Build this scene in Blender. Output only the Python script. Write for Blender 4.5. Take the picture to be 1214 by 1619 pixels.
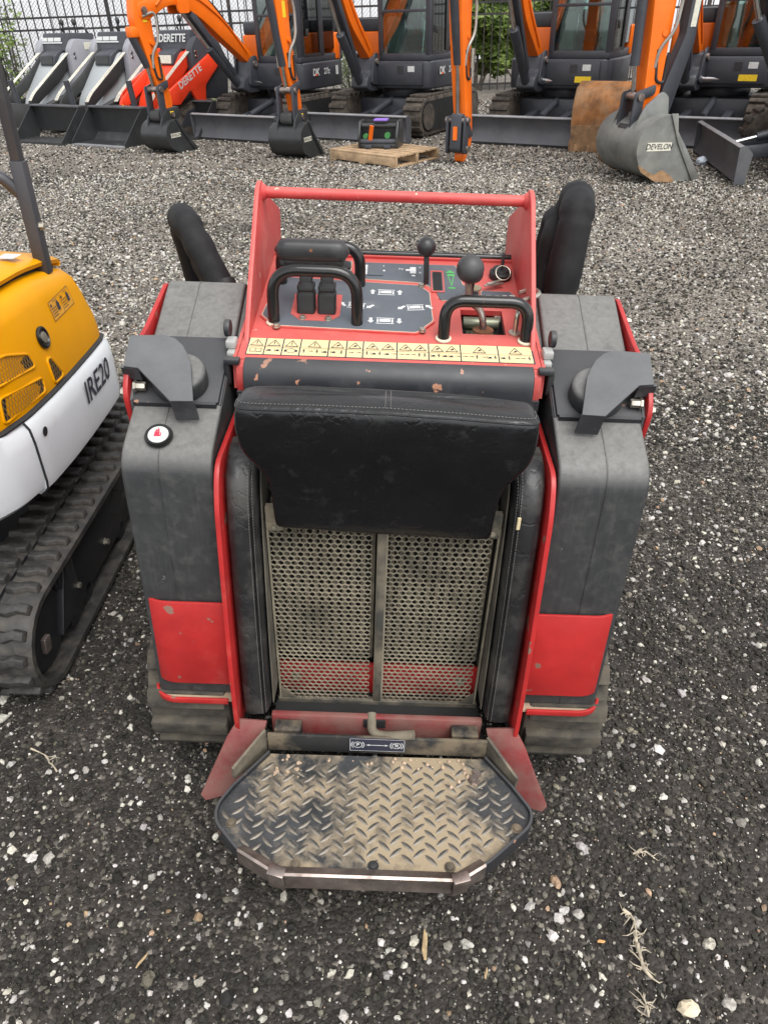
import bpy, bmesh, math, random
import numpy as np
from mathutils import Matrix, Vector

for o in list(bpy.data.objects): bpy.data.objects.remove(o)
S = bpy.context.scene
COL = S.collection
R_ = math.radians
rnd = random.Random(7)

# ------------------------------------------------------------------ camera, sky, sun, exposure
EYE = Vector((0, 0, 1.55))
PITCH, ROLL = R_(35.36), R_(-2.07)
cam = bpy.data.cameras.new('camera'); camo = bpy.data.objects.new('camera', cam); COL.objects.link(camo)
fw = Vector((0, math.cos(PITCH), -math.sin(PITCH))); up = Vector((0, math.sin(PITCH), math.cos(PITCH))); rt = Vector((1, 0, 0))
ir = math.cos(ROLL) * rt + math.sin(ROLL) * up
iu = math.cos(ROLL) * up - math.sin(ROLL) * rt
m = Matrix((ir, iu, -fw)).transposed().to_4x4(); m.translation = EYE
camo.matrix_world = m
cam.sensor_fit = 'HORIZONTAL'; cam.sensor_width = 36; cam.lens = 1122 / 1214 * 36
cam.clip_start = 0.02; cam.clip_end = 500
S.camera = camo

SUN_EL, SUN_AZ = R_(60), R_(150)      # azimuth measured from +Y towards +X
world = bpy.data.worlds.new('World'); S.world = world; world.use_nodes = True
nt = world.node_tree; nt.nodes.clear()
sky = nt.nodes.new('ShaderNodeTexSky'); sky.sky_type = 'NISHITA'; sky.sun_disc = False
sky.sun_elevation = SUN_EL; sky.sun_rotation = SUN_AZ; sky.air_density = 1.0; sky.dust_density = 1.5; sky.ozone_density = 1.0
hs = nt.nodes.new('ShaderNodeHueSaturation'); hs.inputs['Saturation'].default_value = 0.10
bg = nt.nodes.new('ShaderNodeBackground'); bg.inputs['Strength'].default_value = 0.15
wo = nt.nodes.new('ShaderNodeOutputWorld')
nt.links.new(sky.outputs[0], hs.inputs['Color']); nt.links.new(hs.outputs[0], bg.inputs[0]); nt.links.new(bg.outputs[0], wo.inputs[0])
sl = bpy.data.lights.new('sun', 'SUN'); sl.energy = 1.4; sl.angle = R_(45); sl.color = (1, 0.985, 0.96)
so = bpy.data.objects.new('sun', sl); COL.objects.link(so)
sd = Vector((math.sin(SUN_AZ) * math.cos(SUN_EL), math.cos(SUN_AZ) * math.cos(SUN_EL), math.sin(SUN_EL)))
so.rotation_euler = sd.to_track_quat('Z', 'Y').to_euler(); so.location = (0, 0, 20)
S.view_settings.view_transform = 'Standard'; S.view_settings.look = 'None'
S.view_settings.exposure = 1.0; S.view_settings.gamma = 1
S.render.engine = 'CYCLES'
S.cycles.max_bounces = 4; S.cycles.diffuse_bounces = 2; S.cycles.glossy_bounces = 2; S.cycles.caustics_reflective = False; S.cycles.caustics_refractive = False; S.cycles.transparent_max_bounces = 8

# the yard falls a little to the right near the camera: NEAR is that tilted standing ground
NEAR = Matrix.Translation(EYE) @ Matrix.Rotation(R_(4.07), 4, fw) @ Matrix.Translation(-EYE)
if (NEAR.to_3x3() @ Vector((1, 0, 0))).z > 0:
    NEAR = Matrix.Translation(EYE) @ Matrix.Rotation(R_(-4.07), 4, fw) @ Matrix.Translation(-EYE)
NN = NEAR.to_3x3() @ Vector((0, 0, 1))

def sstep(a, b, x):
    t = min(1, max(0, (x - a) / (b - a))); return t * t * (3 - 2 * t)

def gz(x, y):
    w = 1 - sstep(2.6, 7.0, y)
    xc = max(-3.2, min(3.2, x))
    zp = EYE.z + (-EYE.z - NN.x * xc - NN.y * min(y, 6)) / NN.z
    return zp * w

# ------------------------------------------------------------------ geometry helpers: every one returns (verts, faces)
def box(x0, x1, y0, y1, z0, z1):
    v = [(x, y, z) for z in (z0, z1) for y in (y0, y1) for x in (x0, x1)]
    return v, [(0, 2, 3, 1), (4, 5, 7, 6), (0, 1, 5, 4), (2, 6, 7, 3), (0, 4, 6, 2), (1, 3, 7, 5)]

def cbox(c, s, rz=0, rx=0, ry=0):
    g = box(-s[0] / 2, s[0] / 2, -s[1] / 2, s[1] / 2, -s[2] / 2, s[2] / 2)
    return xf(g, Matrix.Translation(c) @ Matrix.Rotation(rz, 4, 'Z') @ Matrix.Rotation(ry, 4, 'Y') @ Matrix.Rotation(rx, 4, 'X'))

def xf(g, M):
    return [tuple(M @ Vector(p)) for p in g[0]], g[1]

def prism(poly, ax, a, b):
    f = {'x': lambda p, t: (t, p[0], p[1]), 'y': lambda p, t: (p[0], t, p[1]), 'z': lambda p, t: (p[0], p[1], t)}[ax]
    n = len(poly)
    v = [f(p, a) for p in poly] + [f(p, b) for p in poly]
    fs = [tuple(range(n - 1, -1, -1)), tuple(range(n, 2 * n))]
    fs += [(i, (i + 1) % n, n + (i + 1) % n, n + i) for i in range(n)]
    return v, fs

def loft(secs, cap=True, closed=False):
    n = len(secs[0]); v = [tuple(p) for s in secs for p in s]; fs = []
    m_ = len(secs)
    for k in range(m_ if closed else m_ - 1):
        a = k * n; b = ((k + 1) % m_) * n
        for i in range(n):
            j = (i + 1) % n
            fs.append((a + i, a + j, b + j, b + i))
    if cap and not closed:
        fs.append(tuple(range(n - 1, -1, -1))); fs.append(tuple((m_ - 1) * n + i for i in range(n)))
    return v, fs

def fillet(pts, r, seg=5):
    P = [Vector(p) for p in pts]; out = [P[0]]
    for i in range(1, len(P) - 1):
        a = (P[i - 1] - P[i]); b = (P[i + 1] - P[i])
        rr = r[i] if isinstance(r, (list, tuple)) else r
        ra = min(rr, a.length * 0.49, b.length * 0.49)
        A = P[i] + a.normalized() * ra; B = P[i] + b.normalized() * ra
        for k in range(seg + 1):
            t = k / seg
            out.append((1 - t) ** 2 * A + 2 * t * (1 - t) * P[i] + t * t * B)
    out.append(P[-1]); return out

def round_poly(poly, r, seg=4):
    n = len(poly); out = []
    for i in range(n):
        p = Vector(poly[i]); a = Vector(poly[i - 1]) - p; b = Vector(poly[(i + 1) % n]) - p
        rr = r[i] if isinstance(r, (list, tuple)) else r
        if rr <= 0: out.append(tuple(p)); continue
        ra = min(rr, a.length * .49, b.length * .49)
        A = p + a.normalized() * ra; B = p + b.normalized() * ra
        for k in range(seg + 1):
            t = k / seg; q = (1 - t) ** 2 * A + 2 * t * (1 - t) * p + t * t * B
            out.append(tuple(q))
    return out

def tube(pts, r, n=10, closed=False, cap=True, flat=None):
    P = [Vector(p) for p in pts]; m_ = len(P)
    rs = r if isinstance(r, (list, tuple)) else [r] * m_
    secs = []; N_ = None
    for i in range(m_):
        if closed: t = P[(i + 1) % m_] - P[i - 1]
        else: t = P[min(i + 1, m_ - 1)] - P[max(i - 1, 0)]
        t.normalize()
        if N_ is None:
            N_ = t.orthogonal().normalized()
        else:
            N_ = (N_ - t * N_.dot(t)).normalized()
        B = t.cross(N_)
        secs.append([P[i] + rs[i] * (math.cos(2 * math.pi * k / n) * N_ + math.sin(2 * math.pi * k / n) * B) for k in range(n)])
    return loft(secs, cap, closed)

def lathe(prof, c=(0, 0, 0), d=(0, 0, 1), n=20):
    q = Vector(d).to_track_quat('Z', 'Y').to_matrix().to_4x4()
    M = Matrix.Translation(c) @ q
    secs = [[M @ Vector((r * math.cos(2 * math.pi * k / n), r * math.sin(2 * math.pi * k / n), h)) for k in range(n)] for r, h in prof]
    return loft(secs, True)

def cyl(a, b, r, n=14):
    a = Vector(a); b = Vector(b)
    return lathe([(r, 0), (r, (b - a).length)], a, b - a, n)

def ball(c, r, n=16, sq=(1, 1, 1)):
    prof = [(r * math.sin(math.pi * k / n), -r * math.cos(math.pi * k / n)) for k in range(1, n)]
    prof = [(r * .02, -r)] + prof + [(r * .02, r)]
    g = lathe(prof, (0, 0, 0), (0, 0, 1), n + 2)
    return [(c[0] + p[0] * sq[0], c[1] + p[1] * sq[1], c[2] + p[2] * sq[2]) for p in g[0]], g[1]

def bolt(c, d, r=.009, h=.008):
    return lathe([(r * 1.35, 0), (r * 1.35, h * .2), (r, h * .2), (r, h * .9), (r * .8, h)], c, d, 6)

def join(*gs):
    v = []; f = []
    for g in gs:
        b = len(v); v += [tuple(p) for p in g[0]]; f += [tuple(i + b for i in q) for q in g[1]]
    return v, f

def mirror(g):
    return [(-p[0], p[1], p[2]) for p in g[0]], [tuple(reversed(q)) for q in g[1]]

OFF = [Vector((0, 0, 0))]

def mk(name, g, mat_, parent=None, bevel=0, smooth=None, seg=2, label=None, kind=None, limit=30):
    off = OFF[0]
    me = bpy.data.meshes.new(name)
    me.from_pydata([tuple(Vector(p) - off) for p in g[0]], [], g[1]); me.update()
    bm = bmesh.new(); bm.from_mesh(me)
    bmesh.ops.recalc_face_normals(bm, faces=bm.faces)
    if bevel:
        es = [e for e in bm.edges if len(e.link_faces) == 2 and e.calc_face_angle(0) > R_(limit)]
        bmesh.ops.bevel(bm, geom=es, offset=bevel, segments=seg, profile=.5, affect='EDGES', clamp_overlap=True)
    bm.to_mesh(me); bm.free()
    if smooth is None: smooth = 40
    if smooth:
        me.polygons.foreach_set('use_smooth', [True] * len(me.polygons))
        me.set_sharp_from_angle(angle=R_(smooth))
    o = bpy.data.objects.new(name, me); COL.objects.link(o)
    if mat_: me.materials.append(mat_)
    if parent: o.parent = parent
    if label: o['label'] = label
    if kind: o['kind'] = kind
    return o

def thing(name, label, cat, loc=(0, 0, 0), rz=0, group=None, near=False):
    o = bpy.data.objects.new(name, None); COL.objects.link(o); o.empty_display_size = .2
    M = Matrix.Translation(loc) @ Matrix.Rotation(rz, 4, 'Z')
    o.matrix_world = (NEAR @ M) if near else M
    o['label'] = label; o['category'] = cat
    if group: o['group'] = group
    return o

def tag(o, label, cat, group=None):
    o['label'] = label; o['category'] = cat
    if group: o['group'] = group
    return o

def dup(ch, parent, M=None):
    c = ch.copy(); COL.objects.link(c); c.parent = parent
    if M is not None: c.matrix_local = M
    return c

_fc = {}
def text_geo(s, size, shear=0, bold=0.0, squash=1.0):
    k = (s, size, shear, bold, squash)
    if k not in _fc:
        cu = bpy.data.curves.new('letters', 'FONT'); cu.body = s; cu.size = size; cu.shear = shear; cu.offset = bold
        cu.resolution_u = 3; cu.align_x = 'CENTER'; cu.align_y = 'CENTER'
        ob = bpy.data.objects.new('letters', cu); COL.objects.link(ob)
        bpy.context.view_layer.update()
        me = bpy.data.meshes.new_from_object(ob.evaluated_get(bpy.context.evaluated_depsgraph_get()))
        _fc[k] = ([(v.co.x * squash, v.co.y, 0) for v in me.vertices], [tuple(p.vertices) for p in me.polygons])
        bpy.data.objects.remove(ob); bpy.data.curves.remove(cu); bpy.data.meshes.remove(me)
    return _fc[k]

def basis(o, u, v):
    u = Vector(u).normalized(); v = Vector(v); n = u.cross(v).normalized(); v = n.cross(u)
    M = Matrix((u, v, n)).transposed().to_4x4(); M.translation = Vector(o); return M

# ------------------------------------------------------------------ materials
def mat(name, col, rough=.5, metal=0, var=.12, vscale=6, dust=None, dcol=(.42, .36, .27), dscale=5, dup_=0, bump=0, bscale=60,
        coat=0, spec=.5, chips=None, ccol=(.35, .16, .08), cscale=30, rvar=.15, streak=None, dw=1.0, topc=None, crease=0):
    mt = bpy.data.materials.new(name); mt.use_nodes = True
    t = mt.node_tree; t.nodes.clear(); N = t.nodes.new; L = t.links.new
    out = N('ShaderNodeOutputMaterial'); b = N('ShaderNodeBsdfPrincipled'); L(b.outputs[0], out.inputs[0])
    tc = N('ShaderNodeTexCoord')
    def noise(scale, det=4, ro=.6, vec=None):
        n = N('ShaderNodeTexNoise'); n.inputs['Scale'].default_value = scale; n.inputs['Detail'].default_value = det; n.inputs['Roughness'].default_value = ro
        L(vec if vec else tc.outputs['Object'], n.inputs['Vector']); return n.outputs[0]
    def ramp(src, a, b_, c0=(0, 0, 0, 1), c1=(1, 1, 1, 1)):
        r = N('ShaderNodeValToRGB'); r.color_ramp.elements[0].position = a; r.color_ramp.elements[1].position = b_
        r.color_ramp.elements[0].color = c0; r.color_ramp.elements[1].color = c1; L(src, r.inputs[0]); return r.outputs[0]
    def mix(f, a, b_):
        x = N('ShaderNodeMix'); x.data_type = 'RGBA'
        if isinstance(f, float): x.inputs[0].default_value = f
        else: L(f, x.inputs[0])
        for s, v in ((6, a), (7, b_)):
            if isinstance(v, tuple): x.inputs[s].default_value = (*v, 1)
            else: L(v, x.inputs[s])
        return x.outputs[2]
    def mth(op, a, b_):
        x = N('ShaderNodeMath'); x.operation = op; x.use_clamp = op != 'ADD'
        for s, v in ((0, a), (1, b_)):
            if isinstance(v, (int, float)): x.inputs[s].default_value = v
            else: L(v, x.inputs[s])
        return x.outputs[0]
    c = tuple(col)
    n1 = noise(vscale)
    dark = tuple(max(0, k * (1 - 2 * var)) for k in c); lite = tuple(min(1, k * (1 + 1.4 * var)) for k in c)
    cc = mix(ramp(n1, .3, .7), dark, lite)
    if chips:
        vec = tc.outputs['Object']
        cm = ramp(noise(cscale, 3, .55), 1 - chips, 1 - chips + .02)
        cc = mix(cm, cc, ccol)
    ro = mth('ADD', mth('MULTIPLY', noise(vscale * 3), rvar * 2), rough - rvar)
    if dust:
        dmid = .72 - dust * .425; dh = (.10 + dust * .075) * dw
        dm = ramp(noise(dscale, 6, .65), dmid - dh, dmid + dh)
        dm = mth('MULTIPLY', dm, min(1, .35 + dust * .75))
        if dup_:
            g = N('ShaderNodeNewGeometry'); sx = N('ShaderNodeSeparateXYZ'); L(g.outputs['Normal'], sx.inputs[0])
            upm = ramp(sx.outputs[2], .25, .95)
            um = mth('MULTIPLY', upm, mth('MULTIPLY', ramp(noise(dscale * 2.5, 6, .7), .2, .8, (.5, .5, .5, 1)), dup_))
            if topc: cc = mix(um, cc, tuple(topc))
            else: dm = mth('MAXIMUM', dm, um)
        cc = mix(dm, cc, tuple(dcol))
        ro = mth('ADD', mth('MULTIPLY', dm, .35), ro)
    if streak:
        mp = N('ShaderNodeMapping'); mp.inputs['Scale'].default_value = streak[0]; L(tc.outputs['Object'], mp.inputs[0])
        sm = ramp(noise(1, 4, .6, mp.outputs[0]), .5, .75)
        cc = mix(mth('MULTIPLY', sm, streak[2]), cc, tuple(streak[1]))
    L(cc, b.inputs['Base Color']); L(ro, b.inputs['Roughness'])
    b.inputs['Metallic'].default_value = metal; b.inputs['Specular IOR Level'].default_value = spec
    if coat: b.inputs['Coat Weight'].default_value = coat; b.inputs['Coat Roughness'].default_value = .12
    if bump:
        bp = N('ShaderNodeBump'); bp.inputs['Strength'].default_value = bump; bp.inputs['Distance'].default_value = .004
        L(noise(bscale, 5), bp.inputs['Height']); L(bp.outputs[0], b.inputs['Normal'])
    if crease:
        ab = N('ShaderNodeMath'); ab.operation = 'SUBTRACT'; L(noise(15, 3, .55), ab.inputs[0]); ab.inputs[1].default_value = .5
        a2 = N('ShaderNodeMath'); a2.operation = 'ABSOLUTE'; L(ab.outputs[0], a2.inputs[0])
        b2 = N('ShaderNodeBump'); b2.inputs['Strength'].default_value = crease; b2.inputs['Distance'].default_value = .004
        L(ramp(a2.outputs[0], 0, .035), b2.inputs['Height'])
        if bump: L(bp.outputs[0], b2.inputs['Normal'])
        L(b2.outputs[0], b.inputs['Normal'])
    return mt

def glassmat(name, tint=(.55, .62, .6), alpha=.35):
    mt = bpy.data.materials.new(name); mt.use_nodes = True; t = mt.node_tree; t.nodes.clear(); N = t.nodes.new; L = t.links.new
    out = N('ShaderNodeOutputMaterial'); mx = N('ShaderNodeMixShader'); tr = N('ShaderNodeBsdfTransparent'); gl = N('ShaderNodeBsdfGlossy')
    tr.inputs[0].default_value = (*tint, 1); gl.inputs['Roughness'].default_value = .03; gl.inputs[0].default_value = (.9, .95, .95, 1)
    fr = N('ShaderNodeFresnel'); fr.inputs[0].default_value = 1.5
    ad = N('ShaderNodeMath'); ad.operation = 'ADD'; ad.inputs[1].default_value = alpha * .25; L(fr.outputs[0], ad.inputs[0])
    L(ad.outputs[0], mx.inputs[0]); L(tr.outputs[0], mx.inputs[1]); L(gl.outputs[0], mx.inputs[2]); L(mx.outputs[0], out.inputs[0])
    return mt

DUST = (.36, .30, .22)
M = dict(
    red=mat('red_paint', (.40, .022, .021), .42, var=.10, vscale=9, dust=.10, dcol=(.46, .13, .10), dscale=7, bump=.05, bscale=90, chips=.33, ccol=(.22, .12, .09), cscale=22),
    redfade=mat('faded_red_paint', (.50, .048, .045), .45, var=.10, vscale=7, dust=.32, dcol=(.56, .19, .155), dscale=6, dup_=.45, bump=.05, chips=.27, ccol=(.62, .40, .30), cscale=34),
    reddust=mat('dusty_red_paint', (.20, .030, .030), .6, var=.15, vscale=9, dust=.55, dcol=(.19, .105, .085), dscale=14, bump=.12, bscale=120),
    tank=mat('black_polyethylene', (.033, .034, .035), .5, var=.10, vscale=26, dust=.26, dcol=(.075, .073, .068), dscale=34, dw=.9, streak=((110, 110, 7), (.075, .074, .07), .30), dup_=.9, topc=(.215, .21, .197), bump=.06, bscale=70, spec=.45, chips=.26, ccol=(.13, .13, .125), cscale=60),  # up-facing tint combines settled dust with painted sky sheen on the tops
    black=mat('black_paint', (.022, .023, .026), .42, var=.15, dust=.2, dcol=(.10, .097, .09), dscale=8, dup_=.55, bump=.04),
    blackchip=mat('chipped_black_paint', (.022, .023, .027), .45, var=.15, dust=.2, dcol=(.095, .095, .095), dscale=6, dup_=.5, chips=.34, ccol=(.42, .2, .12), cscale=26),
    shield=mat('dusty_black_steel', (.035, .036, .040), .5, var=.12, dust=.35, dcol=(.15, .152, .155), dscale=6, dup_=.85, chips=.26, ccol=(.4, .4, .4), cscale=40),
    gloss=mat('gloss_black_enamel', (.012, .012, .012), .2, var=.1, dust=.05, dcol=(.15, .09, .06), bump=.02, chips=.27, ccol=(.12, .06, .04), cscale=24),
    vinyl=mat('black_vinyl', (.006, .0063, .0072), .25, var=.12, dust=.08, dcol=(.05, .049, .047), dscale=22, dup_=.30, bump=.25, bscale=60, spec=.5, crease=.13),
    vinyldust=mat('dusty_black_vinyl', (.016, .016, .017), .38, var=.15, dust=.26, dcol=(.095, .088, .076), dscale=9, bump=.3, bscale=40, crease=.2),
    thread=mat('grey_thread', (.20, .19, .17), .8),
    rubber=mat('black_rubber', (.018, .018, .018), .6, var=.2, dust=.2, dcol=(.08, .075, .07), bump=.15),
    knob=mat('black_knob_plastic', (.025, .025, .026), .42, var=.15, dust=.2, dcol=(.10, .10, .10)),
    sleeve=mat('woven_nylon_sleeve', (.014, .014, .015), .75, var=.25, vscale=14, bump=.15, bscale=260, spec=.3),
    meshm=mat('dusty_mesh', (.19, .17, .125), .75, var=.25, vscale=12, dust=.42, dcol=(.32, .275, .195), dscale=9, bump=.1),
    meshbar=mat('dusty_black_bar', (.05, .048, .042), .6, var=.2, dust=.42, dcol=(.27, .225, .155), dscale=10),
    bolside=mat('dust_filmed_vinyl', (.07, .064, .052), .6, var=.2, vscale=8, dust=.45, dcol=(.17, .15, .115), dscale=9),
    fin=mat('dusty_radiator', (.10, .088, .066), .8, var=.3, vscale=15, dust=.5, dcol=(.25, .21, .15), dscale=12),
    dark=mat('dark_interior', (.012, .012, .012), .8, var=.2),
    dash=mat('slate_dash_vinyl', (.065, .078, .098), .5, var=.12, dust=.3, dcol=(.20, .205, .21), dscale=7, dup_=.25),
    cream=mat('cream_decal', (.70, .56, .30), .45, var=.06),
    ink=mat('dark_print', (.03, .03, .05), .6),
    green=mat('green_print', (.08, .45, .10), .6),
    white=mat('white_print', (.62, .63, .62), .6, var=.1, vscale=60),
    steel=mat('zinc_steel', (.48, .45, .38), .35, metal=.9, var=.15),
    worn=mat('worn_steel', (.36, .30, .27), .30, metal=.8, var=.3, vscale=14, dust=.30, dcol=(.11, .065, .05), dscale=10, dw=.6),
    olive=mat('olive_zinc', (.20, .21, .15), .4, metal=.6, var=.15),
    tread=mat('dusty_tread_plate', (.042, .044, .046), .5, var=.25, vscale=20, dust=.50, dcol=(.40, .31, .195), dscale=5, dw=.45, bump=.3, bscale=150),
    lug=mat('scuffed_tread_diamond', (.12, .12, .118), .38, metal=.4, var=.3, vscale=30, dust=.46, dcol=(.40, .31, .195), dscale=5, dw=.5, bump=.1),
    trackd=mat('muddy_track_rubber', (.040, .036, .030), .85, var=.3, vscale=20, dust=.5, dcol=(.115, .098, .072), dscale=16, bump=.5, bscale=70),
    hingew=mat('dull_zinc', (.42, .42, .40), .5, metal=.3),
    dirtyblack=mat('dirt_caked_black', (.022, .022, .022), .6, var=.2, dust=.48, dcol=(.20, .155, .10), dscale=11, dw=.6, bump=.2, bscale=90),
    rust=mat('rusty_steel', (.18, .07, .03), .8, var=.35, vscale=30),
    paleplate=mat('dusty_tan_tray', (.45, .33, .23), .8, var=.15),
)
# ------------------------------------------------------------------ ground sheet
OFF[0] = Vector((0, 0, 0))
def axis_pts(lo, hi, fine_lo, fine_hi, fs, cs):
    a = list(np.arange(lo, fine_lo, cs)) + list(np.arange(fine_lo, fine_hi, fs)) + list(np.arange(fine_hi, hi + cs, cs)); return a
gx = axis_pts(-60, 60, -5, 5, .25, 5); gy = axis_pts(-15, 95, -3, 9, .25, 5)
gv = [(x, y, gz(x, y) - .004) for y in gy for x in gx]
nx = len(gx)
gf = [(j * nx + i, j * nx + i + 1, (j + 1) * nx + i + 1, (j + 1) * nx + i) for j in range(len(gy) - 1) for i in range(nx - 1)]
def ground_mat():
    mt = bpy.data.materials.new('crushed_asphalt'); mt.use_nodes = True; t = mt.node_tree; t.nodes.clear(); N = t.nodes.new; L = t.links.new
    out = N('ShaderNodeOutputMaterial'); b = N('ShaderNodeBsdfPrincipled'); L(b.outputs[0], out.inputs[0])
    g = N('ShaderNodeNewGeometry'); pos = g.outputs['Position']
    def voro(s, feat='F1'):
        v = N('ShaderNodeTexVoronoi'); v.inputs['Scale'].default_value = s; v.feature = feat; L(pos, v.inputs['Vector']); return v
    def noise(s, d=4):
        v = N('ShaderNodeTexNoise'); v.inputs['Scale'].default_value = s; v.inputs['Detail'].default_value = d; L(pos, v.inputs['Vector']); return v.outputs[0]
    def ramp(src, els):
        r = N('ShaderNodeValToRGB'); e = r.color_ramp.elements
        while len(e) < len(els): e.new(.5)
        for k, (p, c) in enumerate(els): e[k].position = p; e[k].color = (*c, 1)
        L(src, r.inputs[0]); return r.outputs[0]
    def mix(f, a, b_, mode='MIX'):
        x = N('ShaderNodeMix'); x.data_type = 'RGBA'; x.blend_type = mode
        if isinstance(f, float): x.inputs[0].default_value = f
        else: L(f, x.inputs[0])
        for s, v in ((6, a), (7, b_)):
            if isinstance(v, tuple): x.inputs[s].default_value = (*v, 1)
            else: L(v, x.inputs[s])
        return x.outputs[2]
    v1 = voro(110); v2 = voro(260)
    sx = N('ShaderNodeSeparateColor'); L(v1.outputs['Color'], sx.inputs[0])
    c1 = ramp(sx.outputs[0], [(0, (.018, .016, .015)), (.5, (.032, .029, .027)), (.86, (.06, .055, .05)), (.93, (.16, .145, .125)), (1, (.32, .29, .25))])
    soil = ramp(noise(9), [(.35, (.018, .015, .013)), (.65, (.060, .049, .039))])
    c = mix(.55, soil, c1)
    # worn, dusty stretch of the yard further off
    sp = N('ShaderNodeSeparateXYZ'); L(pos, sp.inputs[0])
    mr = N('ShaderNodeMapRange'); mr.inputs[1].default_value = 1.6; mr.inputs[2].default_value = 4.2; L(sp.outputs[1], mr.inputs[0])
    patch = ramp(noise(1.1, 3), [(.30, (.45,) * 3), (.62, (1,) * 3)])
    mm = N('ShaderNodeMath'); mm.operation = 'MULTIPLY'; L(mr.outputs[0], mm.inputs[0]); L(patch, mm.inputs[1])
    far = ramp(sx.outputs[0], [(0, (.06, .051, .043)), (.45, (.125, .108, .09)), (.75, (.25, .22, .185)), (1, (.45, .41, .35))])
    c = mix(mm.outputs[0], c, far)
    L(c, b.inputs['Base Color']); b.inputs['Roughness'].default_value = .85; b.inputs['Specular IOR Level'].default_value = .3
    bp = N('ShaderNodeBump'); bp.inputs['Strength'].default_value = .9; bp.inputs['Distance'].default_value = .006; bp.invert = True
    L(v1.outputs['Distance'], bp.inputs['Height'])
    bp2 = N('ShaderNodeBump'); bp2.inputs['Strength'].default_value = .6; bp2.inputs['Distance'].default_value = .003; L(noise(300, 3), bp2.inputs['Height']); L(bp.outputs[0], bp2.inputs['Normal'])
    L(bp2.outputs[0], b.inputs['Normal'])
    return mt
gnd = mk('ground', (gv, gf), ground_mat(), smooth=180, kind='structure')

# ------------------------------------------------------------------ loose stones: geometry-node instances on scattered points
def stone_mat():
    mt = bpy.data.materials.new('loose_stone'); mt.use_nodes = True; t = mt.node_tree; t.nodes.clear(); N = t.nodes.new; L = t.links.new
    out = N('ShaderNodeOutputMaterial'); b = N('ShaderNodeBsdfPrincipled'); L(b.outputs[0], out.inputs[0])
    a = N('ShaderNodeAttribute'); a.attribute_type = 'INSTANCER'; a.attribute_name = 'tint'
    g = N('ShaderNodeNewGeometry'); n = N('ShaderNodeTexNoise'); n.inputs['Scale'].default_value = 220; L(g.outputs['Position'], n.inputs['Vector'])
    r = N('ShaderNodeMapRange'); r.inputs[1].default_value = .3; r.inputs[2].default_value = .7; r.inputs[3].default_value = .72; r.inputs[4].default_value = 1.2; L(n.outputs[0], r.inputs[0])
    x = N('ShaderNodeVectorMath'); x.operation = 'SCALE'; L(a.outputs['Vector'], x.inputs[0]); L(r.outputs[0], x.inputs['Scale'])
    L(x.outputs[0], b.inputs['Base Color']); b.inputs['Roughness'].default_value = .8; b.inputs['Specular IOR Level'].default_value = .35
    return mt
SM = stone_mat()
SC = bpy.data.collections.new('stone_shapes')
ico_v = None
for k in range(7):
    bm = bmesh.new(); bmesh.ops.create_icosphere(bm, subdivisions=1 if k < 5 else 2, radius=1)
    q = random.Random(100 + k)
    for v in bm.verts: v.co *= q.uniform(.62, 1.2)
    sc = (1, q.uniform(.6, .95), q.uniform(.45, .75))
    for v in bm.verts: v.co = Vector((v.co.x * sc[0], v.co.y * sc[1], v.co.z * sc[2]))
    me = bpy.data.meshes.new('stone'); bm.to_mesh(me); bm.free(); me.materials.append(SM)
    SC.objects.link(bpy.data.objects.new('stone_shape_%d' % k, me))
GN = bpy.data.node_groups.new('scatter', 'GeometryNodeTree')
GN.interface.new_socket('Geometry', in_out='INPUT', socket_type='NodeSocketGeometry'); GN.interface.new_socket('Geometry', in_out='OUTPUT', socket_type='NodeSocketGeometry')
gi = GN.nodes.new('NodeGroupInput'); go = GN.nodes.new('NodeGroupOutput')
ci = GN.nodes.new('GeometryNodeCollectionInfo'); ci.inputs[0].default_value = SC; ci.inputs[1].default_value = True; ci.inputs[2].default_value = True
ip = GN.nodes.new('GeometryNodeInstanceOnPoints'); ip.inputs['Pick Instance'].default_value = True
def na(nm, ty):
    n = GN.nodes.new('GeometryNodeInputNamedAttribute'); n.data_type = ty; n.inputs[0].default_value = nm; return n.outputs[0]
er = GN.nodes.new('FunctionNodeEulerToRotation')
GN.links.new(gi.outputs[0], ip.inputs['Points']); GN.links.new(ci.outputs[0], ip.inputs['Instance'])
GN.links.new(na('pick', 'INT'), ip.inputs['Instance Index']); GN.links.new(na('turn', 'FLOAT_VECTOR'), er.inputs[0]); GN.links.new(er.outputs[0], ip.inputs['Rotation'])
GN.links.new(na('size', 'FLOAT'), ip.inputs['Scale']); GN.links.new(ip.outputs[0], go.inputs[0])

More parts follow.
